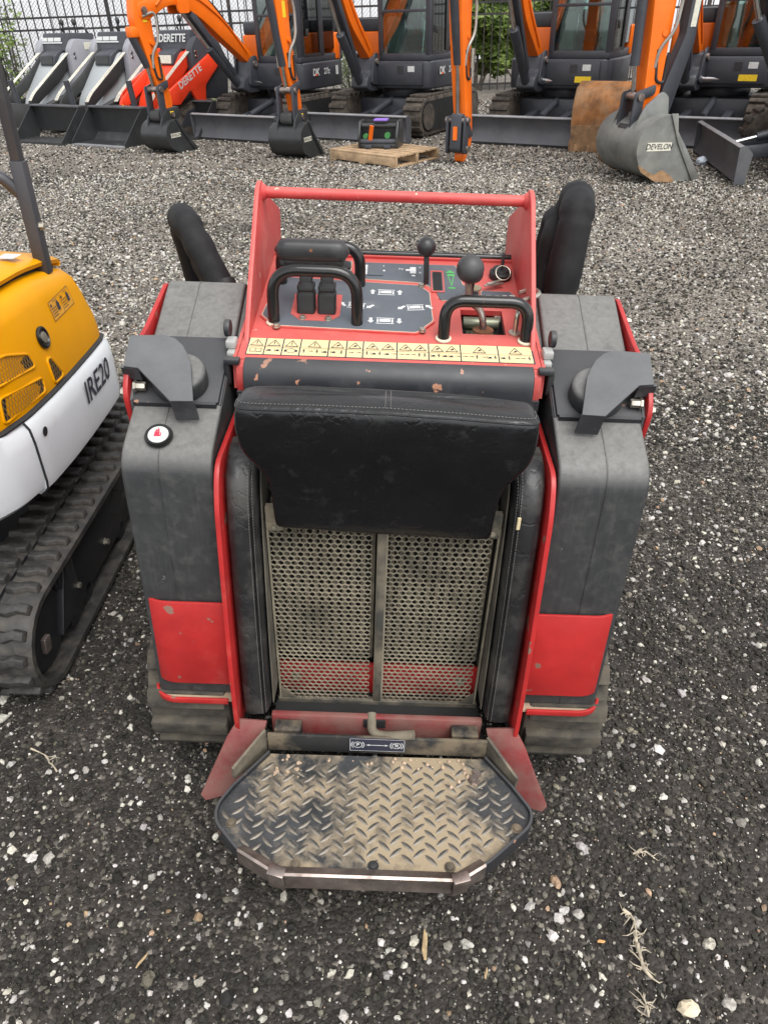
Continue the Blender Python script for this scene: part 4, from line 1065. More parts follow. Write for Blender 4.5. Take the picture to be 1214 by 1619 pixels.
# grilles
def HP(y, z, h=0):                        # a point on the hood's flank
    t = hz(y); 
    ds = [(.668, .028), (.70, .030), (.74, .036), (t - .06, .060), (t - .024, .074)]
    d = ds[-1][1]
    for (z0, d0), (z1, d1) in zip(ds, ds[1:]):
        if z <= z1: d = d0 + (d1 - d0) * max(0, (z - z0)) / (z1 - z0); break
    return Vector((cwx(y) - d + h, y, z + h * .2))
def grille(poly):
    pc = round_poly(poly, .012, 3)
    fr = mk('hood_grille', ([tuple(HP(y, z, .0015)) for y, z in pc], [tuple(range(len(pc)))]), M['dark'], hd, smooth=0)
    mk('grille_rim', tube([HP(y, z, .001) for y, z in pc], .0040, 8, closed=True), M['yellow'], fr)
    ya, yb = min(p[0] for p in pc), max(p[0] for p in pc); za, zb = min(p[1] for p in pc), max(p[1] for p in pc)
    g = []
    pit = .011
    k = ya - (zb - za)
    while k < yb + (zb - za):
        for s in (.42, -.42):
            seg = []
            for j in range(15):
                z = za + (zb - za) * j / 14; y = k + s * (z - za) + (0 if s > 0 else .42 * (zb - za) * 0)
                if inpoly(y, z, pc): seg.append((y, z))
                else:
                    if len(seg) > 1: g.append(tube([HP(*p, .003) for p in (seg[0], seg[-1])], .0008, 3))
                    seg = []
            if len(seg) > 1: g.append(tube([HP(*p, .003) for p in (seg[0], seg[-1])], .0008, 3))
        k += pit
    mk('grille_mesh', join(*g), mat('brass_mesh', (.24, .14, .04), .5), fr)
grille([(1.42, .835), (1.639, .822), (1.728, .789), (1.735, .752), (1.575, .767), (1.42, .785)])
grille([(1.560, .741), (1.742, .718), (1.734, .681), (1.545, .680)])
grille([(1.795, .745), (1.816, .744), (1.850, .684), (1.838, .676), (1.790, .677)])
lk = HP(1.822, .797, .001)
lo_ = mk('lock', lathe([(.030, 0), (.030, .004), (.024, .006), (.021, .002), (.005, .002)], lk, (1, 0, .22), 22), M['gloss'], hd)
mk('lock_core', lathe([(.015, 0), (.015, .006), (.011, .007), (.002, .0065)], lk, (1, 0, .22), 18), M['steel'], lo_)
# service decal
def dq(y0, y1, z0, z1, h): return [tuple(HP(y0, z0, h)), tuple(HP(y1, z0, h)), tuple(HP(y1, z1, h)), tuple(HP(y0, z1, h))], [(0, 1, 2, 3)]
de = mk('service_decal', dq(1.918, 2.072, .806, .858, .0012), mat('decal_film', (.70, .33, .03), .3), hd, smooth=0)
g = [dq(1.918, 2.072, .8565, .858, .0018), dq(1.918, 2.072, .806, .8072, .0018), dq(1.918, 1.9192, .806, .858, .0018), dq(2.0708, 2.072, .806, .858, .0018), dq(1.995, 1.9962, .806, .858, .0018)]
for k in range(2):
    o_ = 1.918 + .077 * k
    g += [dq(o_ + .046, o_ + .062, .822, .842, .0018), dq(o_ + .048, o_ + .058, .842, .848, .0018), dq(o_ + .008, o_ + .016, .842, .850, .0018)] + [dq(o_ + .006, o_ + .040, .815 + .007 * j, .8168 + .007 * j, .0018) for j in range(4)] + [dq(o_ + .03, o_ + .06, .852, .8532, .0018)]
mk('decal_print', join(*g), M['ink'], de, smooth=0)
# lettering and hole on the counterweight
tg = text_geo('IRE20', .098, 0, .0016, .92)
yc, zc = 2.000, .590
mk('lettering', ([(cwx(yc + p[0]) - .0005 + .002, yc + p[0], zc + p[1]) for p in tg[0]], tg[1]), M['ink'], X, smooth=0)
mk('tie_hole', lathe([(.013, 0), (.013, .0006)], (cwx(1.641) - .0015, 1.641, .610), (1, 0, 0), 18), M['dark'], X)
# post and hand rail
po = mk('rollover_post', box(-1.018, -.982, 2.03, 2.066, .90, 1.195), M['post'], X, bevel=.004)
mk('post_upper', box(-1.014, -.986, 2.034, 2.062, 1.19, 2.15), M['post'], po, bevel=.004)
mk('bolt', bolt((-.982, 2.048, 1.03), (1, 0, 0), .009, .012), M['steel'], po)
po2 = mk('rollover_post', box(-1.90, -1.853, 2.02, 2.075, .80, 1.195), M['post'], X, bevel=.004)
mk('post_upper', box(-1.894, -1.859, 2.027, 2.068, 1.19, 2.15), M['post'], po2, bevel=.004)
mk('rollover_bar', cyl((-1.90, 2.048, 2.15), (-.98, 2.048, 2.15), .02), M['post'], X)
mk('hand_rail', tube(fillet([(-1.01, 2.05, 1.105), (-1.05, 2.03, 1.165), (-1.25, 1.98, 1.16), (-1.4, 1.95, 1.1)], .06, 6), .016, 10), M['post'], X)
mk('deck', box(-1.95, -1.15, 1.42, 2.24, .40, .66), M['sideb'], X, bevel=.02)
sb_ = mk('seat', join(cbox((-1.62, 1.85, .78), (.45, .45, .14)), cbox((-1.40, 1.85, 1.02), (.12, .42, .45), ry=-.1)), M['vinyl'], X, bevel=.04)
OFF[0] = Vector((0, 0, 0))
# ------------------------------------------------------------------ row of orange excavators behind
M.update(
    orange=mat('orange_paint', (.84, .155, .006), .38, var=.05, vscale=3, dust=.06, dcol=(.72, .25, .08), dscale=3),
    char=mat('charcoal_paint', (.040, .043, .052), .42, var=.10, vscale=3, dust=.12, dcol=(.09, .088, .085), dscale=5),
    blade=mat('dark_blade_steel', (.075, .078, .088), .45, var=.12, vscale=2, dust=.3, dcol=(.14, .135, .13), dscale=3),
    bladetop=mat('pale_blade_edge', (.30, .30, .31), .45, metal=.3, var=.1),  # paler than the blade, for top bevels and a cutting edge
    mudtrack=mat('muddy_track', (.050, .043, .036), .85, var=.3, vscale=12, dust=.5, dcol=(.14, .115, .09), dscale=6, bump=.4, bscale=40),
    bucket=mat('black_bucket_paint', (.028, .030, .031), .35, var=.12, vscale=3, dust=.12, dcol=(.10, .10, .10)),
    oldbucket=mat('weathered_bucket_steel', (.20, .205, .195), .5, var=.18, vscale=5, dust=.32, dcol=(.25, .235, .19), dscale=4, metal=.25, chips=.30, ccol=(.26, .15, .08), cscale=7),
    rustb=mat('rusted_bucket_steel', (.30, .125, .035), .7, var=.30, vscale=5, dust=.42, dcol=(.34, .26, .17), dscale=3.2, streak=((14, 14, 2.0), (.13, .055, .02), .7)),
    rustedge=mat('rust_stained_edge', (.27, .16, .08), .7, var=.25, vscale=10),
    pipe=mat('tan_pipe', (.42, .40, .34), .4, metal=.4, var=.1),
    plate=mat('label_plate', (.62, .60, .50), .5, var=.08, vscale=30),
    plateblk=mat('label_black', (.03, .03, .03), .5),
    ylabel=mat('yellow_label', (.80, .56, .02), .5, var=.1, vscale=60),
    seat=mat('cab_seat', (.02, .021, .023), .7), console=mat('cab_console', (.36, .46, .43), .6, var=.2, vscale=4), chrome=mat('chrome_rod', (.6, .6, .6), .15, metal=1),
    oprint=mat('orange_print', (.8, .12, .01), .5), hose=mat('grey_hose', (.30, .29, .26), .4, metal=.4), bhose=mat('black_hose', (.015, .015, .016), .5),
    wrap=mat('plastic_wrap', (.50, .58, .56), .25, var=.2, vscale=14, bump=.4, bscale=12), bagm=mat('blueish_bag', (.55, .60, .68), .4, var=.15, vscale=30, bump=.6, bscale=40))
GL = glassmat('cab_glass', (.72, .84, .81), .6)
def plan(F, az):          # vertical plane through F with heading az (local); returns (s, z, lateral) -> point
    d = Vector((math.sin(az), math.cos(az), 0)); e = Vector((math.cos(az), -math.sin(az), 0))
    return lambda s, z, w=0: Vector(F) + d * s + e * w + Vector((0, 0, z))
def pprism(P, poly, w0, w1):
    n = len(poly); return [tuple(P(s, z, w0)) for s, z in poly] + [tuple(P(s, z, w1)) for s, z in poly], [tuple(range(n - 1, -1, -1)), tuple(range(n, 2 * n))] + [(i, (i + 1) % n, n + (i + 1) % n, n + i) for i in range(n)]
def bucket_parts(par, P, s0, z0, w, mt, rot=0, sc=1.0, edge=None, label=None, labm=None):
    """bucket with mouth towards -s: shell, two cheeks, lip, ears"""
    prof = [(-.40, .015), (-.15, .0), (.08, .02), (.24, .10), (.325, .24), (.325, .36), (.27, .46), (.15, .53), (.02, .55)]
    cr, sr = math.cos(rot), math.sin(rot)
    T = lambda p: (s0 + sc * (p[0] * cr - p[1] * sr), z0 + sc * (p[0] * sr + p[1] * cr))
    pr = [T(p) for p in round_poly(prof, [0, 0, .08, .08, .1, .1, .08, .05, 0], 4)]
    ins = [T((p[0] - (p[0] - (-.05)) * .07, p[1] + (.27 - p[1]) * .07)) for p in round_poly(prof, [0, 0, .08, .08, .1, .1, .08, .05, 0], 4)]
    hw = w / 2
    mk('bucket_shell', pprism(P, pr + list(reversed(ins)), -hw, hw), mt, par, smooth=45)
    ck = [T(p) for p in round_poly(prof[1:] + [(-.02, .55), (-.05, .42), (-.16, .30), (-.40, .03)], [0, .08, .08, .1, .1, .08, .05, 0, 0, .05, .05, 0], 4)]
    for sx in (-1, 1):
        a = mk('bucket_cheek', pprism(P, ck, sx * hw, sx * (hw + .014)), mt, par, smooth=30)
        mk('cheek_edge', pprism(P, [T(p) for p in [(-.02, .56), (.05, .56), (-.08, .33), (-.33, .0), (-.43, .0), (-.17, .30), (-.06, .42)]], sx * (hw + .014), sx * (hw + .030)), mt, a, bevel=.003)
        mk('wear_strip', pprism(P, [T(p) for p in [(-.15, -.002), (.08, .015), (.24, .095), (.29, .16), (.10, .07), (.02, .11), (-.08, .06)]], sx * (hw + .014), sx * (hw + .020)), edge or mt, a)
        if label:
            lx = 0.10
            pc = T((lx, .30)); 
            u = P(*T((lx + .1, .30))) - P(*T((lx, .30))); 
            v = P(*T((lx, .40))) - P(*T((lx, .30)))
            outw = P(*pc, sx) - P(*pc, 0)
            if u.cross(v).dot(outw) < 0: u = -u
            Bm = basis(P(*pc, sx * (hw + .0155)), u, v)
            lp = mk('label_plate', xf(box(-.125 * sc, .125 * sc, -.034 * sc, .034 * sc, -.002, .002), Bm), labm or M['plate'], a)
            mk('label_lettering', xf(text_geo(label, .062 * sc, .15, .001), Bm @ Matrix.Translation((0, 0, .0035))), M['plateblk'] if (labm or M['plate']) is M['plate'] else M['white'], lp, smooth=0)
    mk('bucket_lip', pprism(P, [T(p) for p in [(-.44, .012), (-.43, .0), (-.12, -.008), (-.12, .012)]], -hw - .01, hw + .01), edge or mt, par)
    for sx in (-.28, .28):
        mk('bucket_ear', pprism(P, [T(p) for p in round_poly([(-.04, .50), (.0, .68), (.07, .72), (.22, .60), (.30, .40), (.22, .42), (.1, .5)], .03)], sx * w - .012, sx * w + .012), mt, par, bevel=.003)
    return T

def excavator(label, center, rz, target, letters, wide=1.0, tipz=2.02, bucket='black', boom=True, ylab=True, group='orange excavators parked in a row', reach_in=.10):
    E = thing('excavator', label, 'excavator', (*center, 0), rz, group)
    W_ = .78 * wide
    # undercarriage
    for sx in (-1, 1):
        bp_ = stadium(-.72, .78, .262, .245, 10)
        x0, x1 = sx * (W_ - .28), sx * W_
        t_ = mk('track', prism(bp_, 'x', min(x0, x1), max(x0, x1)), M['mudtrack'], E, bevel=.02)
        ib = stadium(-.72, .78, .262, .195, 10)
        mk('track_inside', prism(ib, 'x', sx * W_ - .004, sx * W_ + .004), M['dark'], t_)
        mk('track_frame', join(box(min(x0, x1) + .06, max(x0, x1) + (.012 if sx > 0 else -.0) - (.0 if sx > 0 else .0), -.72, .78, .15, .36)), M['char'], t_, bevel=.02)
        for yy in (-.72, .78): mk('track_wheel', lathe([(.05, 0), (.16, .006), (.17, .03)], (sx * (W_ - .01), yy, .262), (sx, 0, 0), 16), M['mudtrack'], t_)
        lg = None
        for (y, z, a) in track_lugs(-.72, .78, .262, .245, .125):
            if z < .1 and -.7 < y < .7: continue
            if z > .3 and y < 0 : continue
            Mx = Matrix.Translation((sx * (W_ - .14), y, z)) @ Matrix.Rotation(a, 4, 'X')
            if not hasattr(excavator, 'lug'):
                excavator.lug = mk('track_lug', cbox((0, 0, .012), (.27, .065, .035)), M['mudtrack'], t_, bevel=.008); excavator.lug.matrix_local = Mx
            else: dup(excavator.lug, t_, Mx)
    mk('carbody', join(box(-W_ + .2, W_ - .2, -.5, .55, .16, .46), lathe([(.38, 0), (.38, .12)], (0, 0, .46), (0, 0, 1), 24)), M['char'], E, bevel=.02)
    # dozer blade
    bw = .83 * wide
    bpr = [(1.44, .0), (1.475, .0), (1.50, .03), (1.455, .10), (1.44, .20), (1.465, .30), (1.50, .335), (1.47, .345), (1.43, .31), (1.405, .20), (1.42, .10)]
    bl = mk('dozer_blade', prism(bpr, 'x', -bw, bw), M['blade'], E, smooth=50)
    mk('blade_edge', prism([(1.462, .338), (1.508, .326), (1.512, .336), (1.475, .352)], 'x', -bw, bw), M['bladetop'], bl)
    for sx in (-1, 1):
        mk('blade_end', prism([(1.40, .0), (1.50, .0), (1.515, .34), (1.46, .355), (1.38, .28)], 'x', sx * bw, sx * (bw + .012)), M['blade'], bl)
        mk('blade_arm', pprism(plan((sx * .26, .45, 0), 0), [(0, .22), (.98, .10), (.98, .22), (0, .34)], -.05, .05), M['char'], bl, bevel=.008)
    bc = mk('blade_cylinder', cyl((-.02, .50, .44), (-.02, 1.10, .30), .045, 12), M['char'], bl)
    mk('cylinder_rod', cyl((-.02, 1.08, .305), (-.02, 1.42, .225), .022, 10), M['chrome'], bc)
    # superstructure
    body = round_poly([(.74, .30), (.70, .52), (.30, .60), (-.66, .60), (-.74, .50), (-.76, .10), (-.72, -.45), (-.50, -.74), (0, -.84), (.50, -.74), (.72, -.45), (.76, 0)], .12)
    bd = mk('lower_body', prism([(p[0] * wide, p[1]) for p in body], 'z', .585, .93), M['char'], E, bevel=.025, seg=3)
    bk = round_poly([(.72, .25), (.72, -.42), (.50, -.70), (0, -.80), (-.50, -.70), (-.72, -.42), (-.72, -.30), (.05, -.30), (.20, .25)], .06)
    mk('engine_cover', prism([(p[0] * wide, p[1]) for p in bk], 'z', .93, 1.28), M['orange'], E, bevel=.03, seg=3)
    mk('engine_cover_top', prism([(p[0] * .96 * wide, p[1] * .97) for p in bk], 'z', 1.28, 1.44), M['char'], E, bevel=.04)
    mk('front_panel', join(box(-.60 * wide, .22, .595, .635, .63, .905)), M['char'], E, bevel=.015)
    # cab
    cx0, cx1, cy0, cy1, cz0, cz1 = -.70 * wide, .14, -.52, .58, .93, 2.28
    cb = mk('cab_base', box(cx0, cx1, cy0, cy1, cz0, 1.02), M['char'], E, bevel=.012)
    for (x, y) in ((cx0 + .035, cy1 - .035), (cx1 - .035, cy1 - .035), (cx0 + .035, cy0 + .05), (cx1 - .035, cy0 + .05), (cx0 + .03, .02)):
        mk('cab_pillar', box(x - .035, x + .035, y - .04, y + .04, 1.0, cz1), M['char'], cb, bevel=.010)
    mk('cab_roof', box(cx0 - .01, cx1 + .01, cy0, cy1 + .03, cz1, cz1 + .10), M['char'], cb, bevel=.03)
    mk('window_bar', box(cx0 + .06, cx1 - .06, cy1 - .03, cy1 + .004, 1.50, 1.535), M['char'], cb, bevel=.004)
    for z0, z1 in ((1.02, 1.50), (1.535, cz1)):
        mk('front_pane', box(cx0 + .07, cx1 - .07, cy1 - .020, cy1 - .014, z0, z1), GL, cb)
    mk('door_pane', box(cx0 + .010, cx0 + .016, .06, cy1 - .075, 1.03, cz1 - .03), GL, cb)
    mk('side_pane', box(cx0 + .010, cx0 + .016, cy0 + .09, -.02, 1.08, cz1 - .03), GL, cb)
    mk('right_pane', box(cx1 - .016, cx1 - .010, cy0 + .09, cy1 - .075, 1.10, cz1 - .03), GL, cb)
    mk('rear_pane', box(cx0 + .07, cx1 - .07, cy0 + .01, cy0 + .016, 1.10, cz1 - .05), GL, cb)
    mk('door_seal', join(*[box(cx0 - .006, cx0 + .004, y0, y1, z0, z1) for y0, y1, z0, z1 in ((.06, .09, 1.03, 2.25), (cy1 - .10, cy1 - .07, 1.03, 2.25), (.06, cy1 - .07, 1.01, 1.04))]), M['plateblk'], cb)
    mk('door_handle', cbox((cx0 - .02, cy1 - .16, 1.30), (.03, .05, .09)), M['plateblk'], cb, bevel=.008)
    st = mk('cab_seat', join(cbox(((cx0 + cx1) / 2, -.05, 1.16), (.46, .46, .14)), cbox(((cx0 + cx1) / 2, -.30, 1.48), (.44, .12, .60))), M['seat'], cb, bevel=.05)
    mk('console', join(box(cx0 + .10, cx0 + .22, -.1, .34, 1.02, 1.34), box(cx1 - .22, cx1 - .10, -.1, .34, 1.02, 1.34), box(cx1 - .30, cx1 - .10, .36, .50, 1.02, 1.46)), M['console'], cb, bevel=.03)
    for xx in (cx0 + .26, cx1 - .26):
        lv_ = mk('cab_lever', cyl((xx, .32, 1.0), (xx, .24, 1.42), .012, 8), M['chrome'], cb)
        mk('lever_knob', ball((xx, .238, 1.44), .03, 8), M['seat'], lv_)
    mk('cab_back_wall', box(cx0 + .05, cx1 - .05, cy0 + .03, cy0 + .06, 1.0, 1.36), M['seat'], cb)
    mk('plastic_wrap', xf(ball((0, 0, 0), .2, 10, (.7, .5, 1.3)), Matrix.Translation((cx0 + .24, .12, 1.40)) @ Matrix.Rotation(.3, 4, 'X')), M['wrap'], cb)
    # lettering on the side skirt and front
    if letters:
        a, b = letters
        Bm = basis((-.762 * wide, .28, .80), (0, -1, 0), (0, 0, 1))
        mk('lettering', xf(text_geo(a, .125, .1, .004, .95), Bm @ Matrix.Translation((-.04, 0, .004))), M['white'], E, smooth=0)
        mk('lettering', xf(text_geo(b, .11, .1, .002), Bm @ Matrix.Translation((.24, 0, .004))), M['white'], E, smooth=0)
        mk('letter_accent', xf(box(-.02, .03, -.045, -.02, 0, .003), Bm @ Matrix.Translation((-.04, 0, .003))), M['oprint'], E)
        mk('sticker', xf(box(-.035, .035, -.06, .06, 0, .002), Bm @ Matrix.Translation((.52, .0, .003))), M['white'], E)
    if ylab:
        mk('warning_label', box(-.50 * wide, -.28 * wide, .636, .639, .665, .735), M['ylabel'], E)
    mk('service_label', box(-.48, -.37, .636, .639, .80, .87), M['white'], E)
    mk('vent', join(*[box(-.30, -.20, .636, .640, .78 + .02 * k, .79 + .02 * k) for k in range(5)]), M['plateblk'], E, kind='stuff')
    if not boom: return E
    # swing post, boom, stick
    F = Vector((.30, .62, .0))
    d = E.matrix_world.inverted() @ Vector((*target, 0)) - F
    az = math.atan2(d.x, d.y); r = math.hypot(d.x, d.y)
    P = plan(F, az)
    sw = mk('swing_post', pprism(P, round_poly([(-.22, .56), (.18, .56), (.34, .62), (.30, .74), (.14, .80), (.10, .98), (-.04, 1.0), (-.14, .80)], .04), -.13, .13), M['char'], E, bevel=.02)
    for sx in (-1, 1): mk('swing_cheek', pprism(P, round_poly([(-.10, .62), (.22, .66), (.12, 1.02), (-.02, 1.04)], .05), sx * .13, sx * .16), M['char'], sw, bevel=.006)
    mk('swing_pin', cyl(P(.05, .93, -.19), P(.05, .93, .19), .04, 12), M['worn'], sw)
    mk('swing_cylinder', cyl(P(-.05, .68, -.5), P(.0, .68, -.1), .035, 10), M['chrome'], sw)
    tp_ = r - .02; pk = 1.22
    zb = tipz + .14
    up_ = [(-.05, .86), (.62, 1.36 + (tipz - 2) * .2), (pk - .18, zb - .20), (pk + .25, zb - .05), (tp_ - .05, tipz - .10), (tp_ + .10, tipz - .09), (tp_ + .10, tipz + .08), (tp_ - .12, tipz + .12), (pk + .30, zb + .20), (pk - .28, zb + .10), (.50, 1.56 + (tipz - 2) * .2), (-.03, 1.04)]
    bm_ = mk('boom', pprism(P, round_poly(up_, [.06, .2, .25, .25, .05, .06, .06, .1, .3, .3, .2, .06], 4), -.075, .075), M['orange'], E, bevel=.012)
    mk('boom_pipe', tube([P(s, z, -.082) for s, z in fillet_2([(.10, 1.08), (.5, 1.47), (pk - .2, zb), (pk + .3, zb + .10), (tp_ - .2, tipz + .05)], .2)], .014, 8), M['orange'], bm_)
    mk('boom_pipe', tube([P(s, z, .05) for s, z in fillet_2([(.0, 1.09), (.48, 1.61), (pk - .28, zb + .14), (pk + .3, zb + .24), (tp_ - .2, tipz + .16)], .2)], .014, 8), M['bhose'], bm_)
    c1 = mk('boom_cylinder', cyl(P(.26, .66), P(.82, 1.28 + (tipz - 2) * .3), .062, 14), M['char'], E)
    mk('cylinder_rod', cyl(P(.80, 1.26 + (tipz - 2) * .3), P(pk + .10, zb - .10), .032, 12), M['chrome'], c1)
    mk('rod_guard', pprism(P, [(.36, .84), (.42, .80), (pk - .05, zb - .22), (pk - .10, zb - .14)], -.07, .07), M['char'], c1, bevel=.005)
    for sx in (-1, 1): mk('cylinder_lug', pprism(P, round_poly([(pk - .02, zb - .18), (pk + .2, zb - .18), (pk + .2, zb + .02), (pk - .02, zb + .02)], .05), sx * .075, sx * .10), M['orange'], bm_)
    # stick hangs from the boom tip to just above the bucket
    ez = .50 if bucket != 'none' else .20
    es = tp_ - .04 - reach_in
    stk = [(tp_ - .10, tipz + .22), (tp_ + .12, tipz + .26), (tp_ + .20, tipz - .10), (tp_ + .13, 1.30), (es + .085, ez + .10), (es + .06, ez - .05), (es - .06, ez - .05), (es - .075, ez + .12), (tp_ - .09, 1.35), (tp_ - .10, tipz - .10)]
    sw_ = .062 if bucket == 'black' else .080
    sk = mk('stick', pprism(P, round_poly(stk, [.05, .05, .08, .1, .04, .05, .05, .04, .1, .08], 4), -sw_, sw_), M['orange'], E, bevel=.010)
    mk('boom_pin', cyl(P(tp_ + .02, tipz, -.10), P(tp_ + .02, tipz, .10), .045, 12), M['worn'], sk)
    c2 = mk('bucket_cylinder', cyl(P(tp_ + .235, tipz - .26), P(es + .20, 1.02), .048, 14), M['char'], E)
    mk('cylinder_rod', cyl(P(es + .20, 1.04), P(es + .16, ez + .26), .025, 10), M['chrome'], c2)
    mk('cylinder_foot', cbox(P(tp_ + .20, tipz - .22), (.12, .14, .12)), M['orange'], sk, bevel=.02)
    mk('stick_label', pprism(P, [(tp_ - .02, 1.50), (tp_ + .05, 1.50), (tp_ + .05, 1.66), (tp_ - .02, 1.66)], -.0645, -.062), M['ylabel'], sk)
    for q_, ln in ((-.075, .0), (.075, .03)):
        mk('hydraulic_hose', tube(fillet([P(tp_ + .06, tipz - .06, q_), P(tp_ - .14 - ln, 1.62, q_ * 1.5), P(tp_ - .10 - ln, 1.30, q_ * 1.7), P(tp_ + .02, 1.16, q_ * 1.2), P(tp_ + .03, 1.0, q_)], .12, 6), .016, 8), M['hose'], sk)
    mk('hydraulic_hose', tube(fillet([P(tp_ + .03, 1.15, -.07), P(tp_ + .0, .88, -.085), P(tp_ - .09, .86, -.085), P(tp_ - .10, 1.12, -.075)], .06, 6), .014, 8), M['bhose'], sk)
    mk('hose_clamp', join(cyl(P(tp_ - .02, 1.28, -.09), P(tp_ - .02, 1.28, .09), .03, 10)), M['orange'], sk)
    lk_ = []
    for sx in (-1, 1):
        lk_.append(mk('link_bar', pprism(P, round_poly([(es + .11, ez + .30), (es + .20, ez + .31), (es + .04, ez + .06), (es - .06, ez + .08)] if bucket == 'none' else [(es - .02, ez + .36), (es + .20, ez + .30), (es + .20, ez + .21), (es - .02, ez + .27)], .03), sx * .075, sx * .10), M['char'], E, bevel=.005))
        mk('bucket_link', pprism(P, round_poly([(es + .11, ez + .30), (es + .22, ez + .30), (es + .24, ez - .08), (es + .13, ez - .10)], .04), sx * .10, sx * .125), M['char'], E, bevel=.005)
    mk('link_pin', cyl(P(es + .165, ez + .26, -.15), P(es + .165, ez + .26, .15), .035, 12), M['worn'], lk_[0])
    if bucket == 'none':
        mk('coupler_hook', pprism(P, round_poly([(es - .05, ez + .04), (es + .06, ez + .04), (es + .14, ez - .12), (es + .12, ez - .19), (es + .02, ez - .19), (es - .06, ez - .06)], .03), -.05, .05), M['orange'], E, bevel=.008)
        mk('coupler_body', pprism(P, round_poly([(es + .06, ez + .30), (es + .20, ez + .34), (es + .24, ez - .06), (es + .12, ez - .10)], .04), -.07, .07), M['char'], E, bevel=.01)
        mk('coupler_pin', cyl(P(es + .14, ez - .04, -.14), P(es + .14, ez - .04, .14), .035, 14), M['steel'], E)
        mk('coupler_slot', pprism(P, [(es + .225, ez + .06), (es + .24, ez + .06), (es + .235, ez + .20), (es + .22, ez + .20)], -.025, .025), M['orange'], E)
        mk('hose_coupling', cyl(P(tp_ - .04, 1.16, -.13), P(tp_ - .04, .98, -.13), .028, 10), M['steel'], E)
    else:
        mk('coupler', pprism(P, round_poly([(es - .16, ez + .04), (es + .24, ez + .02), (es + .26, ez - .10), (es + .10, ez - .17), (es - .16, ez - .10)], .04), -.085, .085), M['plateblk'], E, bevel=.012)
        mk('coupler_label', pprism(P, [(es - .04, ez - .06), (es + .06, ez - .06), (es + .06, ez - .01), (es - .04, ez - .01)], -.0875, -.085), M['ylabel'], E)
        mk('coupler_pin', cyl(P(es, ez - .05, -.12), P(es, ez - .05, .12), .03, 12), M['worn'], E)
        if bucket == 'black': bucket_parts(E, P, es + .08, .0, .46, M['bucket'], rot=0, sc=.74, label='DEVELON', labm=M['plate'])
        else:
            bucket_parts(E, P, es - .06, .0, .74, M['oldbucket'], rot=.05, sc=1.12, edge=M['rustedge'], label='DEVELON')
            th = mk('thumb', pprism(P, round_poly([(es - .22, ez - .02), (es - .14, ez - .04), (es - .12, ez + .30), (es - .28, 1.25), (es - .30, 2.0), (es - .40, 2.0), (es - .40, 1.20), (es - .30, ez + .30)], .03), -.06, .06), M['char'], E, bevel=.008)
            mk('thumb_label', pprism(P, [(es - .375, 1.32), (es - .315, 1.32), (es - .325, 1.60), (es - .385, 1.60)], -.064, -.06), M['plate'], th)
    return E
def fillet_2(pts, r): return [(p.x, p.y) for p in fillet([(a, b, 0) for a, b in pts], r, 5)]
YAW = R_(148)
excavator('orange excavator on the left whose lowered boom reaches across the red loader', (-1.23, 13.16), YAW, (-2.87, 11.08), ('DK', '27z'), .96, 1.62, ylab=False)
excavator('orange excavator behind the wooden pallet with black bucket on the gravel', (.59, 12.68), YAW, (-1.02, 10.25), ('DK', '27z'), 1.0, 2.02, ylab=False)
excavator('orange excavator with no bucket, its bare arm standing beside the pallet', (2.86, 11.74), YAW, (1.03, 9.40), None, 1.0, 2.05, bucket='none')
excavator('orange excavator furthest right in the row, cut by the right edge behind the grey bucket', (4.80, 11.15), YAW, (2.98, 8.95), None, 1.0, 2.1, bucket='none')
excavator('excavator at the right edge reaching in with grey weathered bucket and angled dozer blade', (5.26, 8.36), R_(80.8), (2.80, 8.22), None, 1.15, 2.25, bucket='old', reach_in=-.05)
# loose rusty bucket standing on its teeth
RB = thing('loose_bucket', 'rusty unmounted bucket standing on its teeth beside the grey bucket', 'bucket', (2.70, 9.68, 0), 0)
P = plan(Vector((0, 0, 0)), math.pi + R_(30))
T = bucket_parts(RB, P, -.16, .41, .60, M['rustb'], rot=R_(90) - R_(4), sc=.98, edge=M['rustedge'])
for k in range(4):
    mk('bucket_tooth', xf(prism([(-.03, 0), (.03, 0), (.012, .10), (-.012, .10)], 'y', -.02, .02), Matrix.Translation(P(-.19, -.02, -.24 + .16 * k)) ), M['rustedge'], RB, bevel=.004)

